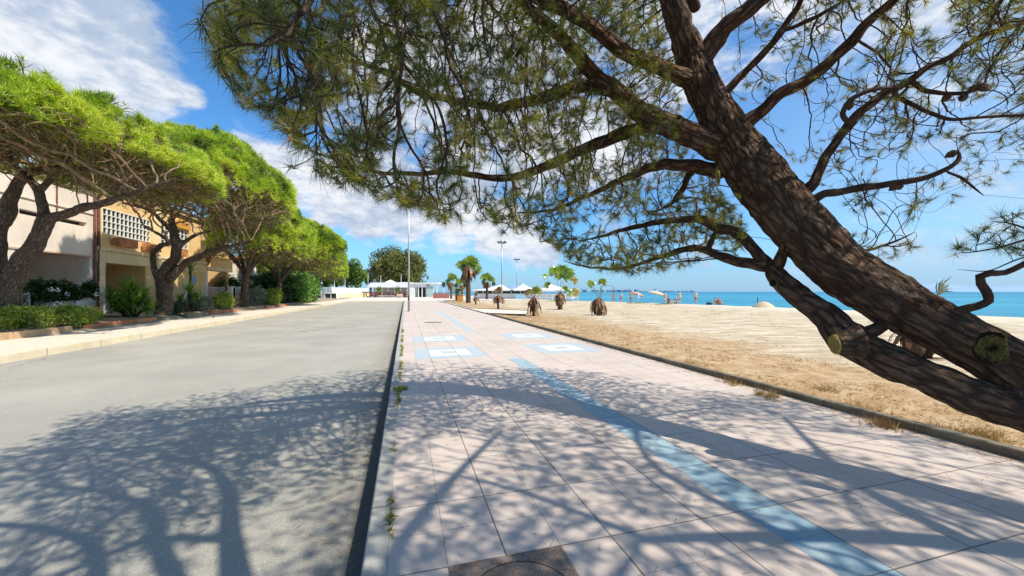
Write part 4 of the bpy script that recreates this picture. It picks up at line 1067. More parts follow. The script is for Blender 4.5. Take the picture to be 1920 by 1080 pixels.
# --- planting bed edgings (terracotta and cream)
def edging(s0, s1, t0, t1, h, mat, label, w=.16):
    o = thing('planter_edging', W((s0 + s1) / 2, (t0 + t1) / 2, 0), label, 'planter', 'edged planting beds along the sidewalk')
    a = MB(); a.bst(s0, s1, t1 - w, t1, -.03, h); a.build('edge', mat, o)
    a = MB(); a.bst(s0, s1, t0, t0 + w, -.03, h); a.build('edge', mat, o)
    for q in (s0, s1 - w): a = MB(); a.bst(q, q + w, t0 + w + .003, t1 - w - .003, -.03, h - .003); a.build('edge', mat, o)
    mb = MB(); n = 18
    for i in range(n + 1):
        for j in range(9):
            s = s0 + w + (s1 - s0 - 2 * w) * i / n; t = t0 + w + (t1 - t0 - 2 * w) * j / 8
            mb.v.append(tuple(W(s, t, h - .03 + .08 * noise.noise(Vector((s * 1.2, t * 1.2, 0))) + (.10 if 0 < j < 8 and 0 < i < n else 0))))
    mb.f = [(i * 9 + j, i * 9 + j + 1, (i + 1) * 9 + j + 1, (i + 1) * 9 + j) for i in range(n) for j in range(8)]
    mb.build('soil', M['soil'], o, smooth=True)
TE = -12.75
s_ = [SP(p, TE) for p in (-160, 128, 160, 300, 318, 360, 392, 449, 480, 530, 545, 590)]
edging(s_[0], SP(136, TE), -15.0, TE, .24, M['terra_pale'], 'cream edged bed with yellow green ground cover at the left edge')
edging(SP(165, TE), SP(300, TE), -15.2, TE - .15, .22, M['terra'], 'terracotta edged bed around the second pine and a spiky yucca')
edging(SP(352, TE), SP(392, TE), -14.6, TE, .22, M['kerb2'], 'grey brown edged bed under the tall yucca')
edging(SP(398, TE), SP(449, TE), -14.8, TE - .1, .24, M['terra'], 'terracotta edged bed with a light green shrub by the third pine')
edging(SP(500, TE), SP(541, TE), -14.6, TE, .2, M['terra'], 'small distant terracotta edged bed with a low shrub')

# ================================================================== SHRUBS AND YUCCAS
M['leaf_bright'] = leafmat('bright_shrub_leaves', [C(.07, .13, .012), C(.17, .26, .02), C(.30, .38, .04), C(.42, .46, .09)], .3, 1.2)
M['leaf_bush'] = leafmat('bush_leaves', [C(.02, .06, .01), C(.06, .16, .015), C(.13, .27, .025), C(.21, .36, .05)], .3, .8)
M['leaf_dark'] = leafmat('dark_glossy_leaves', [C(.012, .03, .010), C(.028, .065, .018), C(.06, .12, .03)], .2, 2, .25)
M['leaf_silver'] = leafmat('grey_green_leaves', [C(.09, .12, .08), C(.18, .22, .15), C(.30, .33, .24)], .25, 2)
M['yucca'] = leafmat('yucca_leaves', [C(.03, .09, .012), C(.08, .20, .02), C(.20, .36, .04), C(.34, .46, .08)], .3, 3, .3)
M['petal'] = plain('white_petals', C(.80, .78, .76), .6, .05, 5, 0)
def leaves(cen, ax, n, L, w, rn, spread=1.0, droop=.2):
    """loose diamond leaves -> (k*4,3)"""
    cen = np.repeat(np.asarray(cen, float), n, 0); ax = np.repeat(np.asarray(ax, float), n, 0); k = len(cen)
    d = rn.normal(size=(k, 3)); d /= np.linalg.norm(d, axis=1)[:, None]
    v = ax * rn.uniform(.2, 1, (k, 1)) + d * spread; v /= np.linalg.norm(v, axis=1)[:, None]
    s = np.cross(v, rn.normal(size=(k, 3))); s /= np.linalg.norm(s, axis=1)[:, None] + 1e-9
    l = L * rn.uniform(.6, 1.2, (k, 1)); b = cen + d * L * .5; m_ = b + v * l * .5; tip = b + v * l; tip[:, 2] -= droop * l[:, 0]
    return np.stack([b, m_ - s * w / 2, tip, m_ + s * w / 2], 1).reshape(-1, 3)
def shrub(c, r, h, mat, label, seed, n=500, L=.10, w=.05, name='shrub', cat='shrub', lump=6, per=6, group=None, parent=None):
    rg = random.Random(seed); rn = np.random.RandomState(seed)
    o = thing(name, c, label, cat, group)
    st = MB(); cen, ax = [], []
    lumps = [(Vector((rg.uniform(-.6, .6) * r[0], rg.uniform(-.6, .6) * r[1], h * rg.uniform(.3, .68))), rg.uniform(.3, .5)) for _ in range(lump)]
    for l, q in lumps:
        st.tube([c + Vector((l.x * .15, l.y * .15, -.05)), c + l * .5, c + l], [.02, .014, .006], 5)
        for _ in range(n // lump):
            v = Vector((rg.gauss(0, 1), rg.gauss(0, 1), rg.gauss(0, 1))).normalized()
            p = Vector((l.x + v.x * q * r[0] * rg.uniform(.5, 1.1), l.y + v.y * q * r[1] * rg.uniform(.5, 1.1), l.z + v.z * q * h * rg.uniform(.5, 1.1)))
            if p.z < .02: continue
            M2 = RM @ Vector((p.x, p.y, 0)); cen.append(c + Vector((M2.x, M2.y, p.z))); ax.append((v + Vector((0, 0, .4))).normalized())
    st.build('stems', M['twig_far'], o)
    trimesh('foliage', leaves(cen, ax, per, L, w, rn), mat, o, 4); return o
RM = Matrix.Rotation(ROT, 3, 'Z')
def on(px, t, z=.2): return W(SP(px, t), t, z)
shrub(on(20, -13.5, .2), (2.6, .9), .85, M['leaf_bright'], 'yellow green spreading shrub under the nearest pine, left half', 51, 1500, .12, .04, per=7)
shrub(on(100, -13.4, .2), (1.7, .8), .75, M['leaf_bright'], 'yellow green spreading shrub spilling over the cream edging, right half', 52, 1300, .12, .04, per=7)
for k, (px, lb) in enumerate([(72, 'dark leafy plant with white flowers, left one on the white wall'), (102, 'dark leafy plant with white flowers, middle one on the white wall'), (143, 'dark leafy plant with white flowers, right one on the white wall')]):
    c = on(px, -15.7, 1.05); o = shrub(c, (1.05 if k else .6, .4), 1.0, M['leaf_dark'], lb, 60 + k, 800, .15, .09, name='flowering_plant', cat='plant', group='flowering plants in troughs')
    rg = random.Random(k); cen = [c + Vector((rg.uniform(-.5, .6), rg.uniform(-.3, .1), rg.uniform(.4, .95))) + ND * .3 for _ in range(3 if k < 2 else 2)]
    for q in cen: trimesh('flower', leaves([q] * 2, [Vector((.5, -.5, .5))] * 2, 6, .08, .08, np.random.RandomState(k), 1.1, .1), M['petal'], o, 4)
    tr_ = thing('flower_trough', on(px, -15.7, .78), ['white trough left of the other two on the white wall', 'white ribbed trough in the middle of the white wall', 'white ribbed trough at the right end of the white wall'][k], 'planter', 'troughs on the white wall')
    s = SP(px, -15.7); mb = MB(); w_ = .95 if k else .5
    mb.hexa([W(s - w_ * .9, -15.85, .785), W(s - w_ * .9, -15.55, .785), W(s + w_ * .9, -15.55, .785), W(s + w_ * .9, -15.85, .785), W(s - w_, -15.9, 1.12), W(s - w_, -15.5, 1.12), W(s + w_, -15.5, 1.12), W(s + w_, -15.9, 1.12)]); mb.build('body', M['white_metal'] if k else M['dark_metal'], tr_)
    mb = MB(); mb.bst(s - w_ - .03, s + w_ + .03, -15.93, -15.47, 1.122, 1.16); mb.build('lip', M['white_metal'] if k else M['dark_metal'], tr_)
M['pink'] = plain('pink_plastic', C(.75, .05, .25), .4, .05, 5, 0)
c = on(34, -15.8, .8); o = thing('hanging_bag', c, 'small bright pink bag hanging on the grey garden railing', 'bag'); mb = MB(); mb.tube([c + Vector((0, 0, .0)), c + Vector((0, 0, .1)), c + Vector((0, 0, .32)), c + Vector((0, 0, .42))], [.09, .14, .13, .08], 12); mb.build('bag_body', M['pink'], o, smooth=True)
mb = MB(); mb.tube([c + Vector((-.08, 0, .4)), c + Vector((0, 0, .6)), c + Vector((.08, 0, .4))], [.012] * 3, 5); mb.build('handle', M['pink'], o)

def yucca(base, heads, label, seed, L=.75, n=70, name='yucca', cat='yucca', w=.05, mat=None):
    rg = random.Random(seed); o = thing(name, base, label, cat)
    for hx, hy, hz, k in heads:
        top_ = base + Vector((hx, hy, hz)); mb = MB(); mb.tube([base + Vector((hx * .2, hy * .2, -.1)), base + Vector((hx * .5, hy * .5, hz * .5)), top_], [.09, .07, .06], 8); mb.build('stem', M['bark_far'], o, smooth=True)
        V = []
        for i in range(n):
            a = rg.uniform(0, 2 * PI); e = rg.uniform(-.5, 1.4); d = Vector((math.cos(a) * math.cos(e), math.sin(a) * math.cos(e), math.sin(e)))
            l = L * k * rg.uniform(.75, 1.1); s = d.cross(Vector((0, 0, 1))).normalized() * w * k; b = top_ + Vector((0, 0, rg.uniform(-.15, .05)))
            m1 = b + d * l * .5 + Vector((0, 0, .02)); m2 = b + d * l * .85 - Vector((0, 0, .03 * l)); t_ = b + d * l - Vector((0, 0, l * .12 * (1.2 - e * .5)))
            V += [b - s * .35, b + s * .35, m1 + s * .5, m1 - s * .5, m1 - s * .5, m1 + s * .5, t_, t_ - s * .05]
        trimesh('leaves', V, mat or M['yucca'], o, 4)
    return o
yucca(on(243, -14.2, .25), [(0, 0, 1.35, 1.15), (-.75, -.2, .9, 1), (.7, -.3, .85, 1), (.1, -.5, .6, .9), (.95, .1, .45, .8), (-.9, .2, .4, .7), (.4, .3, 1.0, 1), (-.4, .1, .7, 1)], 'wide bushy green yucca left of the second pine', 5, .95, 120, w=.06)
yucca(on(357, -14.0, .2), [(0, 0, 2.9, 1.0), (.15, -.3, 1.45, 1.1), (.6, -.3, 1.0, .9), (-.5, -.2, .8, .9)], 'tall yucca with a high rosette on a dark stem right of the second pine', 6, .85, 75)
shrub(on(335, -13.8, .2), (1.6, .7), .8, M['leaf_dark'], 'low dark shrub at the foot of the tall yucca', 71, 600, .12, .05)
shrub(on(375, -13.9, .2), (1.6, .8), 1.1, M['leaf_silver'], 'grey green leafy shrub between the tall yucca and the light shrub', 72, 800, .14, .05)
shrub(on(422, -13.7, .2), (2.3, .9), 1.35, M['leaf_bright'], 'light green arching shrub left of the third pine', 73, 1400, .2, .05)
shrub(on(482, -14.2, .15), (2.6, 1), 1.7, M['leaf_silver'], 'grey leafy shrub right of the third pine', 74, 1100, .2, .07)
shrub(on(508, -14.0, .15), (3.4, 1), 1.9, M['leaf_bright'], 'yellow green shrub in front of the white fence pillar', 75, 1300, .24, .07)
shrub(on(568, -13.8, .0), (7.5, 1.7), 4.1, M['leaf_bush'], 'big rounded bright green bush overhanging the far sidewalk', 76, 5200, .26, .13, lump=16, per=6, name='bush', cat='bush')
shrub(on(528, -15.2, .0), (6, 2), 4.4, M['leaf_dark'], 'dark hedge bush behind the tan garden wall', 77, 2400, .3, .15, lump=10, name='bush', cat='bush')
shrub(on(440, -17.5, .2), (5, 2), 2.9, M['leaf_dark'], 'dark bush behind the two white fence pillars', 78, 2000, .25, .12, lump=8, name='bush', cat='bush')
shrub(on(488, -17.5, 2.5), (4, 1.6), 1.1, M['leaf_silver'], 'leafy climber lying on the pergola roof', 79, 1500, .22, .1, lump=8, name='climber', cat='climber')
shrub(on(14, -14.8, .3), (1.0, .6), 1.3, M['leaf_silver'], 'grey green shrub at the foot of the nearest pine trunk', 80, 500, .14, .06)

# ================================================================== END OF THE ROAD
DP = 112.0
def AX(px, d): return (px - 960) / FPX * d
def ZY(py, d): return EYE - (py - 547) / FPX * d
def bx(parent, name, mat, x0, x1, y0, y1, z0, z1, label=None):
    mb = MB(); mb.hexa([(x, y, z) for z in (z0, z1) for x, y in ((x0, y0), (x1, y0), (x1, y1), (x0, y1))]); return mb.build(name, mat, parent, label=label)
x0, x1, x2, x3 = AX(688, DP), AX(766, DP), AX(799, DP), AX(822, DP)
M['pav_white'] = plain('pavilion_white', C(.74, .74, .72), .6, .06, 1, .05)
M['pav_grey'] = plain('pavilion_grey_shutter', C(.40, .41, .39), .7, .15, 1, .05)
M['green_glass'] = plain('greenish_glass', C(.36, .50, .46), .25, .15, 2, 0, spec=.6)
PV = thing('pavilion', (AX(755, DP), DP + 4, 0), 'long flat white pavilion behind the town name letters', 'pavilion')
bx(PV, 'wall', M['pav_grey'], x0 + 1, x1, DP + 3, DP + 3.3, 0, 3.2)
mb = MB(); y_ = DP - .5; zt_, zb_ = 4.35, 2.85
mb.hexa([(x0, y_, zb_), (x1, y_, zb_), (x1, DP + 7, zb_), (x0, DP + 7, zb_), (x0 + 1.1, y_ + .2, zt_ - .1), (x1, y_ + .2, zt_ + .05), (x1, DP + 6, zt_ + .05), (x0 + 1.1, DP + 6, zt_ - .1)]); mb.build('canopy_roof', M['pav_white'], PV)
mb = MB(); xc = AX(729, DP); mb.add([(xc - 1.3, DP + .2, zt_ + .01), (xc + 1.3, DP + .2, zt_ + .01), (xc + 1.3, DP + 3, zt_ + .01), (xc - 1.3, DP + 3, zt_ + .01), (xc, DP + 1.6, 5.15)], [(0, 1, 4), (1, 2, 4), (2, 3, 4), (3, 0, 4), (3, 2, 1, 0)]); mb.build('roof_peak', M['pav_white'], PV)
for k in range(7):
    x = x0 + .8 + (x1 - x0 - 1.2) * k / 6; bx(PV, 'post', M['pav_white'], x - .07, x + .07, DP - .1, DP + .05, 0, zb_ - .003)
bx(PV, 'wall', M['pav_white'], x1 + .01, AX(777, DP), DP + .2, DP + 6, 0, 3.9); bx(PV, 'wall', M['pav_white'], AX(777, DP), x2, DP + 5.5, DP + 6, 0, 3.9)
bx(PV, 'opening', M['dark_void'], AX(777, DP) + .01, x2 - 1.2, DP + 3.8, DP + 4, 0, 2.9)
bx(PV, 'lintel', M['pav_white'], AX(777, DP) + .01, x2 - .01, DP + .25, DP + .6, 2.9, 3.9)
for p in (784, 791): bx(PV, 'column', M['pav_white'], AX(p, DP) - .12, AX(p, DP) + .12, DP + .28, DP + .5, 0, 2.897)
bx(PV, 'glass_wall', M['green_glass'], x2 + .01, AX(811, DP), DP + .3, DP + .4, 0, 3.3)
bx(PV, 'flat_roof', M['pav_white'], x1 + .02, x3, DP - .2, DP + 7, 3.91, 4.25)
for p in (812, 819): bx(PV, 'post', M['pav_white'], AX(p, DP) - .1, AX(p, DP) + .1, DP + .3, DP + .5, 0, 3.905)
# letters
M['letter'] = plain('dark_red_letters', C(.14, .035, .03), .5, .2, 3, .05)
DL = 104.0
SG = thing('town_name_letters', (AX(723, DL), DL, 0), 'row of big dark red free standing letters spelling TORREGRANDE', 'letters')
for k, ch in enumerate("TORREGRANDE"):
    cu = bpy.data.curves.new('t', 'FONT'); cu.body = ch; cu.size = 2.15; cu.extrude = .14; cu.offset = .045; cu.align_x = 'CENTER'
    tmp = bpy.data.objects.new('t', cu); me = bpy.data.meshes.new_from_object(tmp); bpy.data.objects.remove(tmp)
    me.name = 'letter'; me.materials.clear(); me.materials.append(M['letter']); o = bpy.data.objects.new('letter', me); sc.collection.objects.link(o)
    o.scale = (.84, 1, 1); o.parent = SG; o.location = (AX(682.5 + 7.95 * k, DL) - SG.location.x, 0, .10); o.rotation_euler = (PI / 2, 0, 0)
bx(SG, 'plinth', M['pav_grey'], AX(678, DL), AX(767, DL), DL - .35, DL + .35, 0, .09)
for px, lb in ((710, 'small fan palm behind the left half of the letters'), (744, 'small fan palm behind the right half of the letters')):
    yucca(at_px(px, 108), [(0, 0, 2.0, 1.4), (.3, 0, 2.3, 1.1)], lb, px, 1.1, 60, 'fan_palm', 'palm', w=.12)
# barriers and bench before the letters
def barrier(px, d, w, lb, grp):
    o = thing('barrier', at_px(px, d), lb, 'barrier', grp); x = AX(px, d)
    for z in (.1, .6):
        mb = MB(); mb.tube([(x - w / 2, d, z), (x + w / 2, d, z)], [.04, .04], 6); mb.build('rail', M['white_metal'], o)
    mb = MB(); [mb.tube([(x - w / 2 + w * i / 8, d, .1), (x - w / 2 + w * i / 8, d, .6)], [.012] * 2, 5) for i in range(9)]; mb.build('bars', M['white_metal'], o)
    for q in (-.42, .42): mb = MB(); mb.tube([(x + w * q, d - .3, .03), (x + w * q, d, .1), (x + w * q, d + .3, .03)], [.03] * 3, 5); mb.build('foot', M['white_metal'], o)
barrier(713.5, 96, 1.25, 'pale metal barrier before the letters, leftmost of three', 'pale barriers before the letters')
barrier(724, 96, 1.25, 'pale metal barrier before the letters, middle of three', 'pale barriers before the letters')
barrier(735, 96, 1.25, 'pale metal barrier before the letters, rightmost of three', 'pale barriers before the letters')
o = thing('bench', at_px(748, 97), 'beige block bench before the right end of the letters', 'bench'); x = AX(748.5, 97)
bx(o, 'seat', M['kerb3'], x - .75, x + .75, 96.7, 97.3, .40, .55); bx(o, 'backrest', M['kerb3'], x - .75, x + .75, 97.31, 97.4, .40, 1.05)
for q in (-.6, .6): bx(o, 'leg', M['kerb3'], x + q - .12, x + q + .12, 96.75, 97.25, 0, .397)
# long white fence on a yellowish wall
fa, fb = U(606, 547, 80), U(690, 547, 111); fa.z = fb.z = 0
o = thing('fence', (fa + fb) / 2, 'long white panel fence on a pale yellow base wall at the end of the road', 'fence')
def wallseg(a, b, th, z0, z1, name, mat, parent):
    d = (b - a).normalized(); n_ = Vector((-d.y, d.x, 0)) * th / 2; mb = MB(); mb.hexa([p + Vector((0, 0, z)) for z in (z0, z1) for p in (a - n_, b - n_, b + n_, a + n_)]); return mb.build(name, mat, parent)
M['yellow_wall'] = plain('pale_yellow_wall', C(.70, .62, .38), .85, .12, 1.2, .2)
wallseg(fa, fb, .3, 0, 1.28, 'base_wall', M['yellow_wall'], o)
mb = MB(); n_ = 64
for i in range(n_):
    a = fa.lerp(fb, (i + .06) / n_); b = fa.lerp(fb, (i + .86) / n_); d = (b - a).normalized(); q = Vector((-d.y, d.x, 0)) * .03
    mb.hexa([p + Vector((0, 0, z)) for z in (1.36, 2.5) for p in (a - q, b - q, b + q, a + q)])
mb.build('panels', M['white_metal'], o)
for z in (1.33, 2.52): wallseg(fa, fb, .1, z - .04, z + .04, 'rail', M['white_metal'], o)
for i in range(0, 13):
    p = fa.lerp(fb, i / 12); mb = MB(); mb.box((p.x, p.y, 1.3), (.25, .25, 2.7)); mb.build('post', M['white_metal'], o)
# counter with two dark bays
q = at_px(622, 79); o = thing('recycling_station', q, 'low station of two dark bins under a white slab at the far sidewalk', 'bins')
mb = MB(); mb.box(q + Vector((0, 0, 1.32)), (2.5, 1.3, .2)); mb.build('slab', M['pav_white'], o)
for k in (-.62, .72): mb = MB(); mb.box(q + Vector((k, 0, .62)), (.82, .9, 1.18)); mb.build('bin', M['dark_metal'], o)
for k in (-1.18, .05, 1.2): mb = MB(); mb.box(q + Vector((k, -.1, .6)), (.1, .9, 1.22)); mb.build('support', M['pav_white'], o)

# ================================================================== POLES
q = G(766.5, 584.5); o = thing('lamp_post', q, 'tall thin grey pole standing at the kerb edge of the promenade', 'pole')
mb = MB(); mb.tube([q, q + Vector((0, 0, 4.6)), q + Vector((0, 0, 9.5))], [.085, .07, .035], 14); mb.build('shaft', M['grey_metal'], o, smooth=True)
mb = MB(); mb.tube([q, q + Vector((0, 0, .04))], [.17, .16], 14); mb.build('base_plate', M['grey_metal'], o)
mb = MB(); mb.box(q + Vector((0, -.085, 1.1)), (.09, .02, .35)); mb.build('hatch', M['dark_metal'], o)
mb = MB(); mb.tube([q + Vector((0, 0, 9.4)), q + Vector((0, 0, 9.6))], [.05, .03], 8); mb.build('cap', M['grey_metal'], o)
def floodmast(px, d, h, lb):
    q = at_px(px, d); o = thing('floodlight_mast', q, lb, 'mast', 'floodlight masts'); mb = MB(); mb.tube([q, q + Vector((0, 0, h))], [.16, .08], 10); mb.build('shaft', M['grey_metal'], o, smooth=True)
    mb = MB(); mb.tube([q + Vector((math.cos(a) * .75, math.sin(a) * .75, h - .15)) for a in [2 * PI * i / 12 for i in range(13)]], [.04] * 13, 5); mb.build('ring', M['grey_metal'], o)
    for i in range(6):
        a = 2 * PI * i / 6 + .3; mb = MB(); c = q + Vector((math.cos(a) * .78, math.sin(a) * .78, h + .08)); mb.box(c, (.42, .2, .26), a + PI / 2); mb.tube([q + Vector((0, 0, h - .2)), c - Vector((0, 0, .12))], [.03, .03], 4); mb.build('floodlight', M['dark_metal'], o)
floodmast(941, 75, 11.2, 'taller nearer floodlight mast with a ring of lamps above the tents')
floodmast(969, 115, 11.2, 'smaller farther floodlight mast above the white tents')
M['white_post'] = M['white_metal']
for k, (px, d, ytop) in enumerate([(627, 95, 524), (647, 105, 518), (690, 116, 512), (714, 118, 517), (752, 118, 514), (832, 100, 527)]):
    q = at_px(px, d); h = ZY(ytop, d); o = thing('street_lamp', q, ['thin white lamp post left of the far green trees', 'thin white lamp post in front of the far green trees', 'thin white lamp post at the left end of the pavilion roof', 'thin white lamp post behind the pavilion peak', 'thin white lamp post rising behind the middle of the pavilion', 'thin post right of the pavilion, near the date palm'][k], 'lamp post', 'thin white lamp posts around the pavilion')
    mb = MB(); mb.tube([q, q + Vector((0, 0, h))], [.09, .06], 8); mb.build('shaft', M['white_post'], o); mb = MB(); mb.box(q + Vector((.18, 0, h)), (.6, .22, .12)); mb.build('lamp_head', M['grey_metal'], o)

# ================================================================== BEACH TENTS
M['canvas'] = plain('white_canvas', C(.80, .78, .74), .8, .06, .6, .1)
DT = 88.0
o = thing('beach_club', at_px(985, DT + 3), 'row of white pointed tent roofs over a low beach club with dark windows', 'tent row')
for a, b, pk, zp in ((886, 962, 941, 3.35), (957, 1012, 982, 3.45), (1008, 1084, 1036, 3.3)):
    xa, xb, xp = AX(a, DT), AX(b, DT), AX(pk, DT); ya, yb = DT - .6, DT + 7; n = 10; mb = MB(); ring = []
    P_ = [(xa, ya), (xb, ya), (xb, yb), (xa, yb)]; per = []
    for i in range(4):
        for k in range(6):
            u = k / 6; c0, c1 = P_[i], P_[(i + 1) % 4]; per.append((c0[0] + (c1[0] - c0[0]) * u, c0[1] + (c1[1] - c0[1]) * u))
    m_ = len(per)
    for j in range(8):
        u = j / 8; z = 2.05 + (zp - 2.05) * (u ** 1.7)
        for x, y in per: mb.v.append((x + (xp - x) * u, y + ((ya + yb) / 2 - y) * u, z))
    mb.v.append((xp, (ya + yb) / 2, zp + .12)); mb.v += [(x, y, 1.82) for x, y in per]
    t_ = 8 * m_
    for j in range(7): mb.f += [(j * m_ + k, j * m_ + (k + 1) % m_, (j + 1) * m_ + (k + 1) % m_, (j + 1) * m_ + k) for k in range(m_)]
    mb.f += [(7 * m_ + k, 7 * m_ + (k + 1) % m_, t_) for k in range(m_)]; mb.f += [(t_ + 1 + k, t_ + 1 + (k + 1) % m_, (k + 1) % m_, k) for k in range(m_)]
    mb.build('tent_roof', M['canvas'], o)
xa, xb = AX(888, DT), AX(1082, DT)
bx(o, 'wall', M['pav_white'], xa, xb, DT + .5, DT + .7, 0, 1.15); bx(o, 'back_wall', M['pav_white'], xa, AX(1012, DT), DT + 5, DT + 5.2, 0, 1.9)
bx(o, 'window_band', M['glass'], AX(896, DT), AX(985, DT), DT + .55, DT + .65, 1.152, 1.8)
for k in range(12): x = AX(888 + 17.6 * k, DT); bx(o, 'post', M['pav_white'], x - .07, x + .07, DT + .35, DT + .49, 0, 1.9)
o = thing('windbreak', at_px(977, 70), 'pale blue windbreak panel on the sand before the tents', 'windbreak'); bx(o, 'panel', plain('blue_panel', C(.30, .52, .66), .7, .1, 2, .05), AX(966, 70), AX(985, 70), 70, 70.06, .25, 1.15)
for p in (966, 985): bx(o, 'post', M['white_metal'], AX(p, 70) - .05, AX(p, 70) + .05, 70.07, 70.17, -.1, 1.25)
o = thing('railing', at_px(1045, 74), 'white beach railing right of the tents', 'railing')
for z in (.45, 1.0): bx(o, 'rail', M['white_metal'], AX(1000, 74), AX(1085, 74), 74, 74.06, z - .04, z + .04)
for p in range(1000, 1090, 12): bx(o, 'post', M['white_metal'], AX(p, 74) - .05, AX(p, 74) + .05, 73.93, 73.999, -.15, 1.1)
o = thing('garden_wall', at_px(822, 95), 'low reddish brick wall right of the pavilion', 'wall'); bx(o, 'wall', plain('brick_red', C(.36, .15, .12), .9, .2, 4, .3), AX(812, 95), AX(842, 95), 95, 95.3, 0, 1.25)

# ================================================================== PALMS
M['fan'] = leafmat('fan_palm_leaves', [C(.05, .12, .01), C(.13, .26, .012), C(.26, .36, .02), C(.38, .40, .05)], .35, 2.5, .3)
M['fan_yellow'] = leafmat('yellowing_palm_leaves', [C(.26, .20, .02), C(.40, .28, .03), C(.42, .34, .07)], .35, 2.5, .35)
M['petiole'] = plain('palm_stalk', C(.20, .20, .06), .6, .3, 6, .1)
M['palm_trunk'] = mat_bark('palm_trunk_fibre', C(.035, .022, .015), C(.16, .10, .065), C(.28, .20, .13), .8)
def fan_leaf(o, root_, hub, rad, rn, mat, nseg=18, spread=2.2, face=None, droop=.25):
    d = (hub - root_); d = d.normalized() if d.length > 1e-3 else Vector((0, 0, 1))
    mb = MB(); mid = root_.lerp(hub, .5) + Vector((0, 0, .04)); mb.tube([root_, mid, hub], [.018, .014, .012], 5); mb.build('petiole', M['petiole'], o)
    f = face or Vector((rn.uniform(-.5, .5), -1, rn.uniform(-.3, .5))).normalized(); s = d.cross(f).normalized(); V = []
    for i in range(nseg):
        a = -spread + 2 * spread * i / (nseg - 1); v = (d * math.cos(a) + s * math.sin(a)).normalized(); w = v.cross(f).normalized() * rad * spread / nseg * .85
        r_ = rad * (1 - .28 * (abs(a) / spread) ** 2) * rn.uniform(.9, 1.08); z = f * rad * .06 * (1 if i % 2 else -1)
        m1 = hub + v * r_ * .55 + z; t_ = hub + v * r_ - Vector((0, 0, droop * r_ * rn.uniform(.4, 1.2))) + f * rn.uniform(-.1, .1) * rad
        V += [hub - w * .12, hub + w * .12, m1 + w, m1 - w, m1 - w, m1 + w, t_ + w * .05, t_ - w * .05]
    trimesh('leaf', V, mat, o, 4)
def skirt(o, top_, n, rn, r0, r1, L, bend=.25, w=.16):
    V = []
    for i in range(n):
        a = rn.uniform(0, 2 * PI); d = Vector((math.cos(a), math.sin(a), 0)); l = L * rn.uniform(.35, 1.08); rr = rn.uniform(.25, 1.25) * r1; zz = rn.uniform(-.25, .1) * L * .5
        p0 = top_ + d * r0 * .4 + Vector((0, 0, zz)); p1 = top_ + d * (r0 + rr * .55) + Vector((0, 0, zz - l * .25)); p2 = top_ + d * (r0 + rr * .9) + Vector((0, 0, zz - l * .65)); p3 = top_ + d * (r0 + rr) + Vector((rn.uniform(-.05, .05), 0, zz - l))
        s = Vector((-d.y, d.x, rn.uniform(-.3, .3))); ws = [.15 * w, w * .7, w, w * .3]
        P_ = [p0, p1, p2, p3]
        for p in P_: p.z = max(p.z, o.location.z + .01)
        for j in range(3): V += [P_[j] - s * ws[j], P_[j] + s * ws[j], P_[j + 1] + s * ws[j + 1], P_[j + 1] - s * ws[j + 1]]
    trimesh('dead_leaves', V, M['brown_leaf'], o, 4)
def palm(base, d, h, tr_, lvs, sk, label, seed, skL=None, skR=.3, skw=.14, group='fan palms on the beach edge', nseg=18, name='fan_palm', spread=2.2):
    """lvs: (dx, dy, radius) in photo px from the foot of the palm, + optional material; sk: dead leaves"""
    rn = random.Random(seed); o = thing(name, base, label, 'palm', group); top_ = base + Vector((0, 0, h))
    mb = MB(); n = max(6, int(h / .12)); mb.tube([base + Vector((0, 0, -.1 + (h + .1) * i / n)) for i in range(n + 1)], [tr_ * (1.15 - .25 * i / n + .07 * (i % 2)) for i in range(n + 1)], 14); mb.build('trunk', M['palm_trunk'], o, smooth=False)
    for l in lvs:
        dx, dy, r = l[:3]; m_ = l[3] if len(l) > 3 else M['fan']
        hub = base + Vector((dx / FPX * d, rn.uniform(-.25, .25), -dy / FPX * d))
        if spread == 1.25: hub = top_.lerp(hub, .25 if lvs.index(l) % 2 else .8)
        fan_leaf(o, top_, hub, r / FPX * d, rn, m_, nseg, spread)
    if sk: skirt(o, top_, sk, rn, tr_ * .9, skR, skL or h, w=skw)
    return o
FY = M['fan_yellow']
def gd(px, py): p = G(px, py); return p, p.y
b, d = gd(1050, 579.6); b.z = 0
palm(b, d, 1.45, .20, [(2, -68, 22), (-10, -70, 17), (14, -66, 18), (5, -60, 18), (-27, -61, 9), (26, -53, 11, FY), (28, -33, 12, FY), (16, -32, 10), (-22, -45, 10), (8, -38, 9)], 46, 'fan palm with full green head and round dark skirt, before the tents', 3, 1.15, .30, .16)
b, d = gd(1122.7, 590.3)
palm(b, d, 1.15, .16, [(5, -60, 11), (7, -62, 9), (-13, -56, 10), (-17, -60, 8)], 60, 'squat fan palm with two small green leaves above a wide brown skirt', 4, 1.3, .42, .10)
b, d = gd(1001, 591.5)
palm(b, d, 1.25, .10, [(4, -48, 11), (1, -46, 13), (9, -45, 10, FY), (-8, -45, 9, M['brown_leaf']), (-12, -43, 8, M['brown_leaf'])], 40, 'dying young fan palm with spiky tip and hanging brown leaves beside the promenade', 5, 1.3, .50, .08)
b, d = gd(934, 578.6)
palm(b, d, 1.25, .09, [(-1, -33, 9, M['brown_leaf']), (2, -36, 8, M['brown_leaf'])], 34, 'withered brown palm between the promenade and the tents, larger of two', 6, .8, .5, .08)
b, d = gd(892, 570.8)
palm(b, d, .9, .08, [(0, -18, 5, M['brown_leaf'])], 22, 'small withered brown palm stump right of the tall palm', 7, .6, .4, .08)
DK = M['leaf_dark']
DK = M['leaf_dark']; BL = M['brown_leaf']
b, d = gd(878, 567.5)
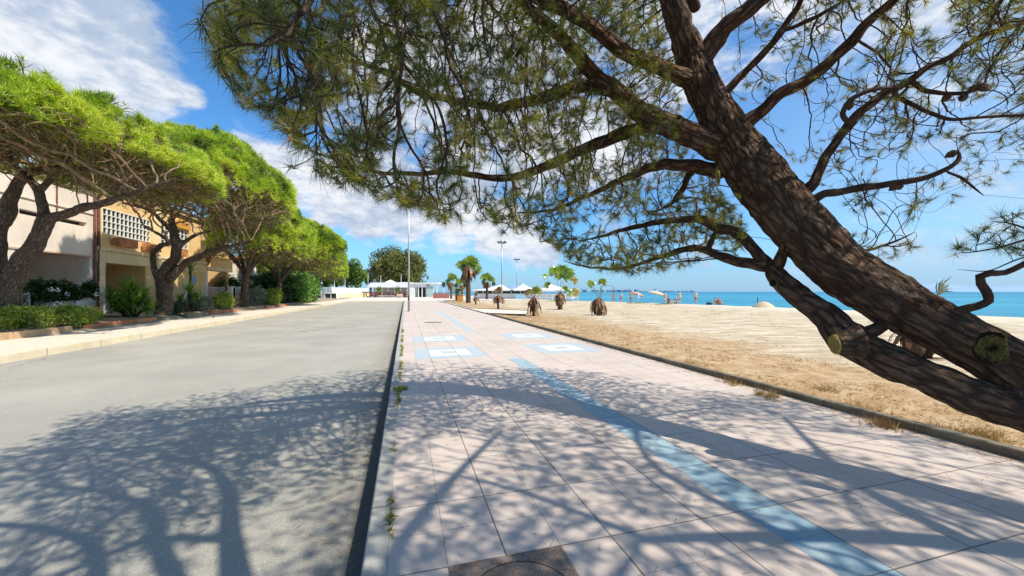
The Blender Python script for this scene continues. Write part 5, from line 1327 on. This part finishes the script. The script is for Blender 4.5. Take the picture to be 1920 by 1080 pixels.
palm(b, d, 5.3, .31, [(2, -76, 20), (-7, -75, 19), (10, -75, 18), (-3, -78, 20), (6, -79, 18), (16, -70, 14), (-14, -72, 14), (-19, -64, 12, DK), (20, -64, 12), (24, -68, 11), (0, -70, 15), (-16, -58, 11, DK), (15, -58, 11, BL), (-9, -55, 12, BL), (9, -54, 11, BL), (19, -58, 9)], 46, 'tallest fan palm with a shaggy brown collar under its green head', 8, 2.3, .85, .16, nseg=13, spread=1.25)
b, d = gd(913, 561)
palm(b, d, 3.7, .24, [(0, -42, 14), (6, -43, 13), (-6, -41, 12), (-10, -36, 10, DK), (9, -37, 10), (3, -46, 12), (12, -30, 8, DK), (-11, -29, 8, DK)], 36, 'medium fan palm right of the tallest palm', 9, 1.6, .6, .15, nseg=12, spread=1.25)
b, d = gd(846, 560)
palm(b, d, 3.7, .26, [(0, -42, 12), (-5, -42, 12), (6, -40, 11), (-11, -35, 10, DK), (-14, -27, 9, DK), (4, -46, 10), (11, -34, 10), (-8, -26, 9, DK), (10, -26, 8, DK)], 30, 'farther fan palm left of the tallest palm', 10, 1.7, .6, .15, nseg=12, spread=1.25)
b, d = gd(866, 561)
palm(b, d, 3.0, .22, [(0, -34, 12), (-5, -33, 11), (6, -33, 11), (9, -28, 9, DK), (-9, -27, 9, DK)], 26, 'slender fan palm directly behind the date palm', 15, 1.4, .5, .15, nseg=12, spread=1.25)
# squat palm almost hidden behind the leaning trunk
b = at_px(1727, 9.6)
palm(b, 9.6, .75, .17, [(30, -112, 46, M['leaf_silver'])], 60, 'low palm skirt and single split leaf showing behind the leaning pine trunk', 12, .85, .38, .07, nseg=9, spread=.5)
# date palm with arching fronds
def date_palm(base, h, label, L, n, seed):
    rn = random.Random(seed); o = thing('date_palm', base, label, 'palm'); mb = MB(); m_ = 10; mb.tube([base + Vector((0, 0, -.1 + h * i / m_)) for i in range(m_ + 1)], [.38 + .04 * (i % 2) for i in range(m_ + 1)], 12); mb.build('trunk', M['palm_trunk'], o)
    top_ = base + Vector((0, 0, h)); V = []
    for i in range(n):
        a = rn.uniform(0, 2 * PI); e = rn.uniform(.1, 1.35); dh = Vector((math.cos(a), math.sin(a), 0)); l = L * rn.uniform(.75, 1.05); pts = []
        for k in range(9):
            u = k / 8; pts.append(top_ + dh * (math.cos(e) * l * u + .25 * l * u * u) + Vector((0, 0, math.sin(e) * l * u - l * .62 * u * u)))
        mb = MB(); mb.tube(pts, [.03 - .003 * k for k in range(9)], 4); mb.build('frond_stalk', M['petiole'], o)
        s0_ = Vector((-dh.y, dh.x, 0))
        for k in range(1, 60):
            u = k / 60 * 8; j = min(7, int(u)); p = pts[j].lerp(pts[j + 1], u - j); t_ = (pts[j + 1] - pts[j]).normalized()
            for sg in (-1, 1):
                v = (s0_ * sg + t_ * .7 + Vector((0, 0, -.15))).normalized() * .42 * (1 - (k / 60) ** 3 * .7); w = t_ * .022
                V += [p - w, p + w, p + v + w * .1, p + v - w * .1]
    trimesh('fronds', V, M['leaf_silver'], o, 4)
date_palm(G(858, 563.5), 1.3, 'date palm with arching grey green fronds left of the tallest palm', 3.0, 26, 3)
q = G(863, 565); o = thing('planter_box', q, 'orange wooden box at the foot of the date palm', 'planter'); M['orange'] = plain('orange_boards', C(.52, .25, .06), .8, .25, 4, .2)
mb = MB(); mb.box(q + Vector((0, 0, .5)), (.95, .95, 1.0)); mb.build('box_body', M['orange'], o); mb = MB(); mb.box(q + Vector((0, 0, 1.04)), (1.05, 1.05, .07)); mb.build('box_rim', M['orange'], o)

# ================================================================== FAR SHORE, HILLS
M['hill'] = plain('far_hillside', C(.22, .33, .46), 1, .1, .002, 0); M['port'] = plain('far_port', C(.16, .26, .36), 1, .2, .01, 0)  # blue distance haze painted into the hill and port colours
def hills(pts, d, depth, label):
    mb = MB(); n = len(pts)
    for px, py in pts: x = AX(px, d); z = ZY(py, d); mb.v += [(x, d, -3), (x, d + depth * .35, z), (x * 1.05, d + depth, -3)]
    for i in range(n - 1):
        a, b = i * 3, i * 3 + 3; mb.f += [(a, b, b + 1, a + 1), (a + 1, b + 1, b + 2, a + 2)]
    o = mb.build('hills', M['hill'], smooth=True); struct(o, label)
hills([(1700, 547), (1740, 538), (1775, 527.5), (1800, 530), (1830, 532), (1870, 531), (1910, 534), (1960, 536), (2050, 533), (2200, 538), (2400, 547)], 14000, 5000, 'pale blue hills across the bay at the right')
hills([(925, 548), (945, 538), (957, 533), (972, 534), (985, 539), (1010, 543), (1060, 546), (1090, 547.5)], 9000, 3000, 'pale blue hill behind the beach tents')
mb = MB(); rr_ = random.Random(4); d = 6500
for k in range(26):
    px = 1078 + 9 * k + rr_.uniform(-3, 3); w = rr_.uniform(3, 12); h = rr_.uniform(1.2, 3.2) * (1.25 if px < 1200 else .55); mb.box((AX(px, d), d + rr_.uniform(0, 200), ZY(547, d) + h / FPX * d / 2 - 4), (w / FPX * d, 80, h / FPX * d + 8))
for px in (1092, 1098, 1181, 1228): mb.box((AX(px, d), d, ZY(545, d)), (12, 20, 60))
struct(mb.build('far_shore', M['port']), 'low blue grey port buildings on the far shore')

# ================================================================== PEOPLE AND THINGS ON THE BEACH
def beach_at(px, off):
    s = min((abs((960 + FPX * W(s, crest(s) + off).x / W(s, crest(s) + off).y) - px), s) for s in [i * .25 for i in range(20, 440)])[1]
    p = W(s, crest(s) + off); p.z = ground_z(s, crest(s) + off); return p
SKIN = [plain('skin_tanned', C(.42, .22, .13), .55, .08, 5, 0), plain('skin_fair', C(.58, .36, .25), .55, .08, 5, 0)]
HAIR = plain('dark_hair', C(.03, .02, .015), .6, .2, 20, 0)
CL = {k: plain('cloth_' + k, c, .85, .1, 9, 0) for k, c in dict(navy=C(.03, .05, .14), red=C(.48, .06, .05), white=C(.74, .73, .70), teal=C(.06, .30, .34), black=C(.03, .03, .035), orange=C(.55, .30, .16)).items()}
def skin_obj(name, joints, edges, mat, parent, sub=1):
    me = bpy.data.meshes.new(name); me.from_pydata([j[0] for j in joints], edges, []); o = bpy.data.objects.new(name, me); sc.collection.objects.link(o); o.parent = parent
    md = o.modifiers.new('skin', 'SKIN'); sv = me.skin_vertices[0].data
    for i, j in enumerate(joints): r = j[1]; sv[i].radius = (r, r) if not isinstance(r, tuple) else r
    sv[0].use_root = True
    md.use_smooth_shade = True
    s = o.modifiers.new('sub', 'SUBSURF'); s.levels = s.render_levels = sub; me.materials.append(mat); return o
def person(loc, pose, rz, label, skin=0, top=None, bottom='navy', k=1.0):
    o = thing('person', loc, label, 'person'); o.rotation_euler = (0, 0, rz)
    if pose == 'stand':
        J = [((0, 0, .93), (.15, .10)), ((0, 0, 1.15), (.13, .09)), ((0, 0, 1.38), (.16, .09)), ((0, 0, 1.48), (.06, .06)), ((0, -.01, 1.56), (.075, .085)), ((0, -.01, 1.66), (.08, .09)), ((0, 0, 1.73), (.05, .05)),
             ((.18, 0, 1.40), .055), ((.25, .02, 1.14), .042), ((.27, -.08, .90), .034), ((.27, -.12, .80), (.036, .02)),
             ((-.18, 0, 1.40), .055), ((-.26, .02, 1.15), .042), ((-.25, -.10, .92), .034), ((-.24, -.15, .83), (.036, .02)),
             ((.10, 0, .82), .085), ((.12, -.03, .48), .058), ((.12, .02, .09), .042), ((.13, -.12, .03), (.04, .025)),
             ((-.10, 0, .82), .085), ((-.12, .03, .48), .058), ((-.13, .10, .09), .042), ((-.14, -.03, .03), (.04, .025))]
        hips = 1
    else:
        J = [((0, 0, .13), (.16, .12)), ((0, .05, .33), (.13, .10)), ((0, .03, .55), (.16, .09)), ((0, 0, .65), (.06, .06)), ((0, -.03, .73), (.075, .085)), ((0, -.03, .83), (.08, .09)), ((0, -.02, .90), (.05, .05)),
             ((.18, .02, .57), .055), ((.25, -.06, .35), .042), ((.17, -.28, .38), .034), ((.12, -.36, .40), (.036, .02)),
             ((-.18, .02, .57), .055), ((-.26, .10, .32), .042), ((-.27, .18, .10), .034), ((-.28, .20, .03), (.036, .02)),
             ((.10, -.10, .14), .085), ((.14, -.42, .40), .062), ((.13, -.66, .09), .042), ((.13, -.80, .04), (.04, .025)),
             ((-.10, -.10, .14), .085), ((-.16, -.48, .30), .062), ((-.14, -.80, .08), .042), ((-.14, -.94, .05), (.04, .025))]
    E = [(0, 1), (1, 2), (2, 3), (3, 4), (4, 5), (5, 6), (2, 7), (7, 8), (8, 9), (9, 10), (2, 11), (11, 12), (12, 13), (13, 14), (0, 15), (15, 16), (16, 17), (17, 18), (0, 19), (19, 20), (20, 21), (21, 22)]
    b_ = skin_obj('body', J, E, SKIN[skin], o)
    q = J
    skin_obj('shorts', [(q[0][0], (.165, .125)), (tuple((Vector(q[15][0]) * .75 + Vector(q[16][0]) * .25)), .10), (tuple((Vector(q[19][0]) * .75 + Vector(q[20][0]) * .25)), .10)], [(0, 1), (0, 2)], CL[bottom], o)
    if top: skin_obj('shirt', [(tuple(Vector(q[1][0]) * .9 + Vector(q[0][0]) * .1), (.15, .115)), (q[2][0], (.175, .105)), (q[7][0], .068), (tuple(Vector(q[7][0]) * .5 + Vector(q[8][0]) * .5), .06), (q[11][0], .068), (tuple(Vector(q[11][0]) * .5 + Vector(q[12][0]) * .5), .06)], [(0, 1), (1, 2), (2, 3), (1, 4), (4, 5)], CL[top], o)
    h = Vector(q[5][0]); skin_obj('hair', [(tuple(h + Vector((0, .03, .0))), (.085, .085)), (tuple(h + Vector((0, .01, .07))), (.075, .08))], [(0, 1)], HAIR, o)
    o.scale = (k, k, k); return o
person(beach_at(1150, 4), 'stand', .3, 'person standing by the water left of the small white sail shape, in teal shorts', 0, None, 'teal')
person(beach_at(1165, 3), 'stand', 2.6, 'person in white shirt standing on the beach edge near the squat palm', 1, 'white', 'navy')
person(beach_at(1184, 2.5), 'stand', .2, 'person in dark shorts standing beside the orange parasol', 0, None, 'black')
person(beach_at(1247, 3), 'stand', 2.9, 'pale skinned person standing behind the seated person in black', 1, None, 'white')
person(beach_at(1252.5, 1.2), 'sit', 2.0, 'person in black seated on the sand ridge', 0, 'black', 'black', 1.1)
person(beach_at(1268, 1.6), 'sit', -1.2, 'person in navy shirt seated on the sand beside a standing one', 1, 'navy', 'navy', 1.1)
person(beach_at(1276, 2.2), 'stand', .5, 'person in navy shorts standing right of the seated group', 1, None, 'navy')
person(beach_at(1304, 2.0), 'stand', -.4, 'lone person standing at the middle of the beach edge', 1, 'white', 'black')
person(beach_at(1343, .9), 'sit', .9, 'tanned person in red shorts seated at the right, left one of a pair', 0, None, 'red', 1.05)
person(beach_at(1348.5, 1.1), 'sit', 2.4, 'tanned person in black shorts seated at the right, right one of a pair', 0, None, 'black', 1.0)
def parasol(loc, h, r, mat, label, closed=False, tilt=0.0, rise=.35):
    o = thing('parasol', loc, label, 'parasol'); o.rotation_euler = (0, tilt, 0); w = Vector(loc)
    mb = MB(); mb.tube([w + Vector((0, 0, -.1)), w + Vector((0, 0, h))], [.025, .02], 6); mb.build('pole', M['white_metal'], o)
    mb = MB(); n = 16; ks = [(0, h + .02), (.35, h - rise * .12), (.7, h - rise * .5), (1, h - rise)] if not closed else [(.1, h + .05), (.5, h - .2), (1, h - .9), (.6, h - 1.3)]
    for q, z in ks:
        for i in range(n): a = 2 * PI * i / n; k = 1 - .07 * (i % 2); mb.v.append(tuple(w + Vector((math.cos(a) * r * q * k, math.sin(a) * r * q * k, z))))
    mb.f = [(j * n + i, j * n + (i + 1) % n, (j + 1) * n + (i + 1) % n, (j + 1) * n + i) for j in range(3) for i in range(n)]; mb.build('canopy', mat, o, smooth=True)
    return o
parasol(beach_at(1189, 4), 1.9, 1.2, CL['orange'], 'faded orange parasol tilted beside a standing person', tilt=.35)
parasol(beach_at(1196.5, 3), 2.0, .18, plain('pale_blue_cloth', C(.45, .68, .78), .8, .1, 5, 0), 'closed pale blue parasol', closed=True)
parasol(beach_at(1226, 4), 2.0, 1.25, plain('peach_cloth', C(.72, .50, .38), .8, .1, 5, 0), 'peach parasol tilted on a white pole', tilt=.25)
parasol(beach_at(1432, -.4) - Vector((0, 0, 1.05)), 1.62, 1.05, plain('straw_cloth', C(.52, .43, .27), .9, .15, 8, .2), 'low straw coloured parasol dome at the sand ridge', rise=.62)
q = beach_at(1418.5, .4); o = thing('post', q, 'short dark wooden post left of the straw parasol', 'post'); mb = MB(); mb.tube([q - Vector((0, 0, .1)), q + Vector((.02, 0, .95))], [.05, .04], 6); mb.build('shaft', M['dark_metal'], o); mb = MB(); mb.tube([q + Vector((.02, 0, .951)), q + Vector((.02, 0, 1.0))], [.055, .03], 6); mb.build('cap', M['dark_metal'], o)
q = beach_at(1331, .8); o = thing('beach_bag', q, 'dark bag lying on the sand left of the seated pair', 'bag'); mb = MB(); mb.tube([q + Vector((-.35, 0, .1)), q + Vector((-.2, 0, .16)), q + Vector((.2, 0, .16)), q + Vector((.35, 0, .1))], [.07, .15, .15, .07], 8); mb.build('bag_body', CL['black'], o, smooth=True); mb = MB(); mb.tube([q + Vector((-.15, 0, .28)), q + Vector((0, 0, .42)), q + Vector((.15, 0, .28))], [.015] * 3, 5); mb.build('handle', CL['black'], o)
q = beach_at(1140, 3); o = thing('swing_frame', q, 'thin beach play frame behind the squat palm', 'play frame')
for a in (-1.1, 1.1): mb = MB(); mb.tube([q + Vector((a, -.5, 0)), q + Vector((a * .9, 0, 2.6)), q + Vector((a, .5, 0))], [.03] * 3, 5); mb.build('leg', M['rust'], o)
mb = MB(); mb.tube([q + Vector((a, 0, 2.6 + .25 * (1 - (a / .99) ** 2))) for a in (-.99, -.5, 0, .5, .99)], [.03] * 5, 5); mb.build('bar', M['rust'], o)

# ================================================================== SMALL GROUND THINGS
# inspection cover
tm0, tm1, sm0, sm1 = -.116 + .3535, -.116 + .3535 * 3, .13 + .3535 * 4, .13 + .3535 * 6
o = thing('manhole_cover', W((sm0 + sm1) / 2, (tm0 + tm1) / 2, 0), 'round cover set in a dark square stone plate at the bottom edge', 'manhole cover')
def m_slab():
    n = NT('dark_cover_slab', .8, .3); a = n.noise(9, 6, .7); b = n.noise(80, 4, .7); n.col(n.mix(n.rng(b, .45, .7), n.mix(n.rng(a, .35, .65), C(.17, .125, .10), C(.26, .20, .16)), C(.07, .05, .04))); n.bump(b, .5, .006); return n.m
M['slab'] = m_slab()
mb = MB(); mb.bst(sm0 + .006, sm1 - .006, tm0 + .006, tm1 - .006, -.05, .007); mb.build('plate', M['slab'], o)
c = W((sm0 + sm1) / 2, (tm0 + tm1) / 2, 0); mb = MB(); n = 64
for r_, z in ((.285, .0085), (.278, .0085)): mb.v += [tuple(c + Vector((math.cos(2 * PI * i / n) * r_, math.sin(2 * PI * i / n) * r_, z))) for i in range(n)]
mb.f = [(i, (i + 1) % n, n + (i + 1) % n, n + i) for i in range(n)]; mb.build('ring_gap', M['dark_void'], o)
mb = MB(); mb.v = [tuple(c + Vector((math.cos(2 * PI * i / n) * .27, math.sin(2 * PI * i / n) * .27, z))) for z in (.0, .011) for i in range(n)]; mb.f = [tuple(n + i for i in range(n))] + [(i, (i + 1) % n, n + (i + 1) % n, n + i) for i in range(n)]; mb.build('lid', M['slab'], o)
# drain slot
a, b = ST(G(797, 605)), ST(G(829, 605)); o = thing('drain_grate', G(813, 605), 'narrow brown drain slot across the promenade', 'drain')
mb = MB(); mb.bst(a[0] - .2, a[0] + .25, a[1], b[1], -.03, .004); mb.build('frame', M['rust'], o)
for k in range(8): mb = MB(); t_ = a[1] + (b[1] - a[1]) * (k + .5) / 8; mb.bst(a[0] - .15, a[0] + .2, t_ - .02, t_ + .02, .0042, .012); mb.build('bar', M['dark_metal'], o)
# weeds in the kerb joint, dry grass, litter of needles
M['weed'] = leafmat('weed_blades', [C(.10, .12, .01), C(.26, .27, .025), C(.42, .38, .08)], .3, 5)
M['straw_b'] = leafmat('dry_grass_blades', [C(.20, .11, .035), C(.36, .22, .08), C(.50, .36, .17)], .3, 3)
rn = np.random.RandomState(12); rg = random.Random(12)
cen = []; 
for k in range(420):
    s = rg.uniform(5.2, 17); 
    if noise.noise(Vector((s * 1.1, 0, 4))) < -.05: continue
    cen.append(W(s, -.098 + rg.gauss(0, .018), .002))
for s, n_ in ((6.52, 60), (6.6, 40), (3.0, 7), (2.78, 9), (4.1, 4)):
    cen += [W(s + rg.gauss(0, .05), -.10 + rg.gauss(0, .05 if n_ > 30 else .015), .003) for _ in range(n_)]
o = trimesh('weeds', tufts(cen, [(0, 0, 1)] * len(cen), 12, .02, .075, .008, rn, .9, .2, 0), M['weed']); tag(o, 'small yellow green weeds growing in the kerb joint', 'weeds', kind='stuff')
cen = []
while len(cen) < 5200:
    s, t = rg.uniform(-1, 30), 5.85 + abs(rg.gauss(0, 2.6)); 
    if noise.noise(Vector((s * .8, t * .8, 2))) < -.1 and t > 6.2: continue
    cen.append(W(s, t, ground_z(s, t) - .005))
V = tufts(cen, [(0, 0, 1)] * len(cen), 11, .03, .11, .005, rn, 1.0, .35, 0)
o = trimesh('dry_grass', V, M['straw_b']); tag(o, 'short dry grass and straw beside the beach kerb', 'grass', kind='stuff')
cen = []; ax = []
for px, py, n_ in ((1440, 735, 70), (1375, 712, 50), (1555, 725, 40), (1760, 800, 60), (1850, 812, 60), (1650, 790, 60), (1300, 676, 30), (1620, 760, 50)):
    c = G(px, py + 8)
    for _ in range(n_): p = c + Vector((rg.gauss(0, .09), rg.gauss(0, .12), 0)); s, t = ST(p); p.z = ground_z(s, max(t, 5.8)) ; cen.append(p); ax.append((0, 0, 1))
o = trimesh('dry_weeds', tufts(cen, ax, 8, .06, .19, .005, rn, .8, .1, 0), M['straw_b']); tag(o, 'taller brown dead weeds sticking up by the beach kerb', 'weeds', kind='stuff')
# fallen needles and crumbs
cen = []; ax = []
for _ in range(2600):
    if rg.random() < .7: s, t = rg.uniform(1.5, 16), 5.6 - abs(rg.gauss(0, .16)) ** 1.0
    else: s, t = rg.uniform(1.5, 9), rg.uniform(0, 5.5)
    cen.append(W(s, t, .006)); a_ = rg.uniform(0, 2 * PI); ax.append((math.cos(a_), math.sin(a_), .03))
for _ in range(1500):
    s, t = rg.uniform(1.5, 22), TK - .03 - abs(rg.gauss(0, .28))
    cen.append(W(s, t, RZ + .006)); a_ = rg.uniform(0, 2 * PI); ax.append((math.cos(a_), math.sin(a_), .03))
o = trimesh('fallen_needles', tufts(cen, ax, 1, .05, .12, .004, rn, .05, 0, 0), M['straw_b']); tag(o, 'fallen pine needles scattered on the paving and road edge', 'litter', kind='stuff')
cen = []
for _ in range(900):
    s, t = rg.uniform(14, 60), rg.uniform(6, 26)
    if noise.noise(Vector((s * .25, t * .25, 7))) < .12: continue
    cen += [W(s + rg.gauss(0, .15), t + rg.gauss(0, .15), ground_z(s, t) - .01) for _ in range(5)]
o = trimesh('sparse_grass', tufts(cen, [(0, 0, 1)] * len(cen), 9, .03, .10, .012, rn, 1.0, .3, 0), M['straw_b']); tag(o, 'sparse flat dry plants on the open sand', 'grass', kind='stuff')
cen = []
for px, off in ((1198, -1.2), (1247, -1.2), (1060, -2), (1040, -3)):
    c = beach_at(px, off); cen += [c + Vector((rg.gauss(0, .7), rg.gauss(0, .4), -.01)) for _ in range(160)]
o = trimesh('beach_plants', tufts(cen, [(0, 0, 1)] * len(cen), 9, .08, .22, .03, rn, 1.0, .2, 0), M['leaf_bush']); tag(o, 'low green beach plants along the sand ridge', 'plants', kind='stuff')
print('end', time.time() - T0)
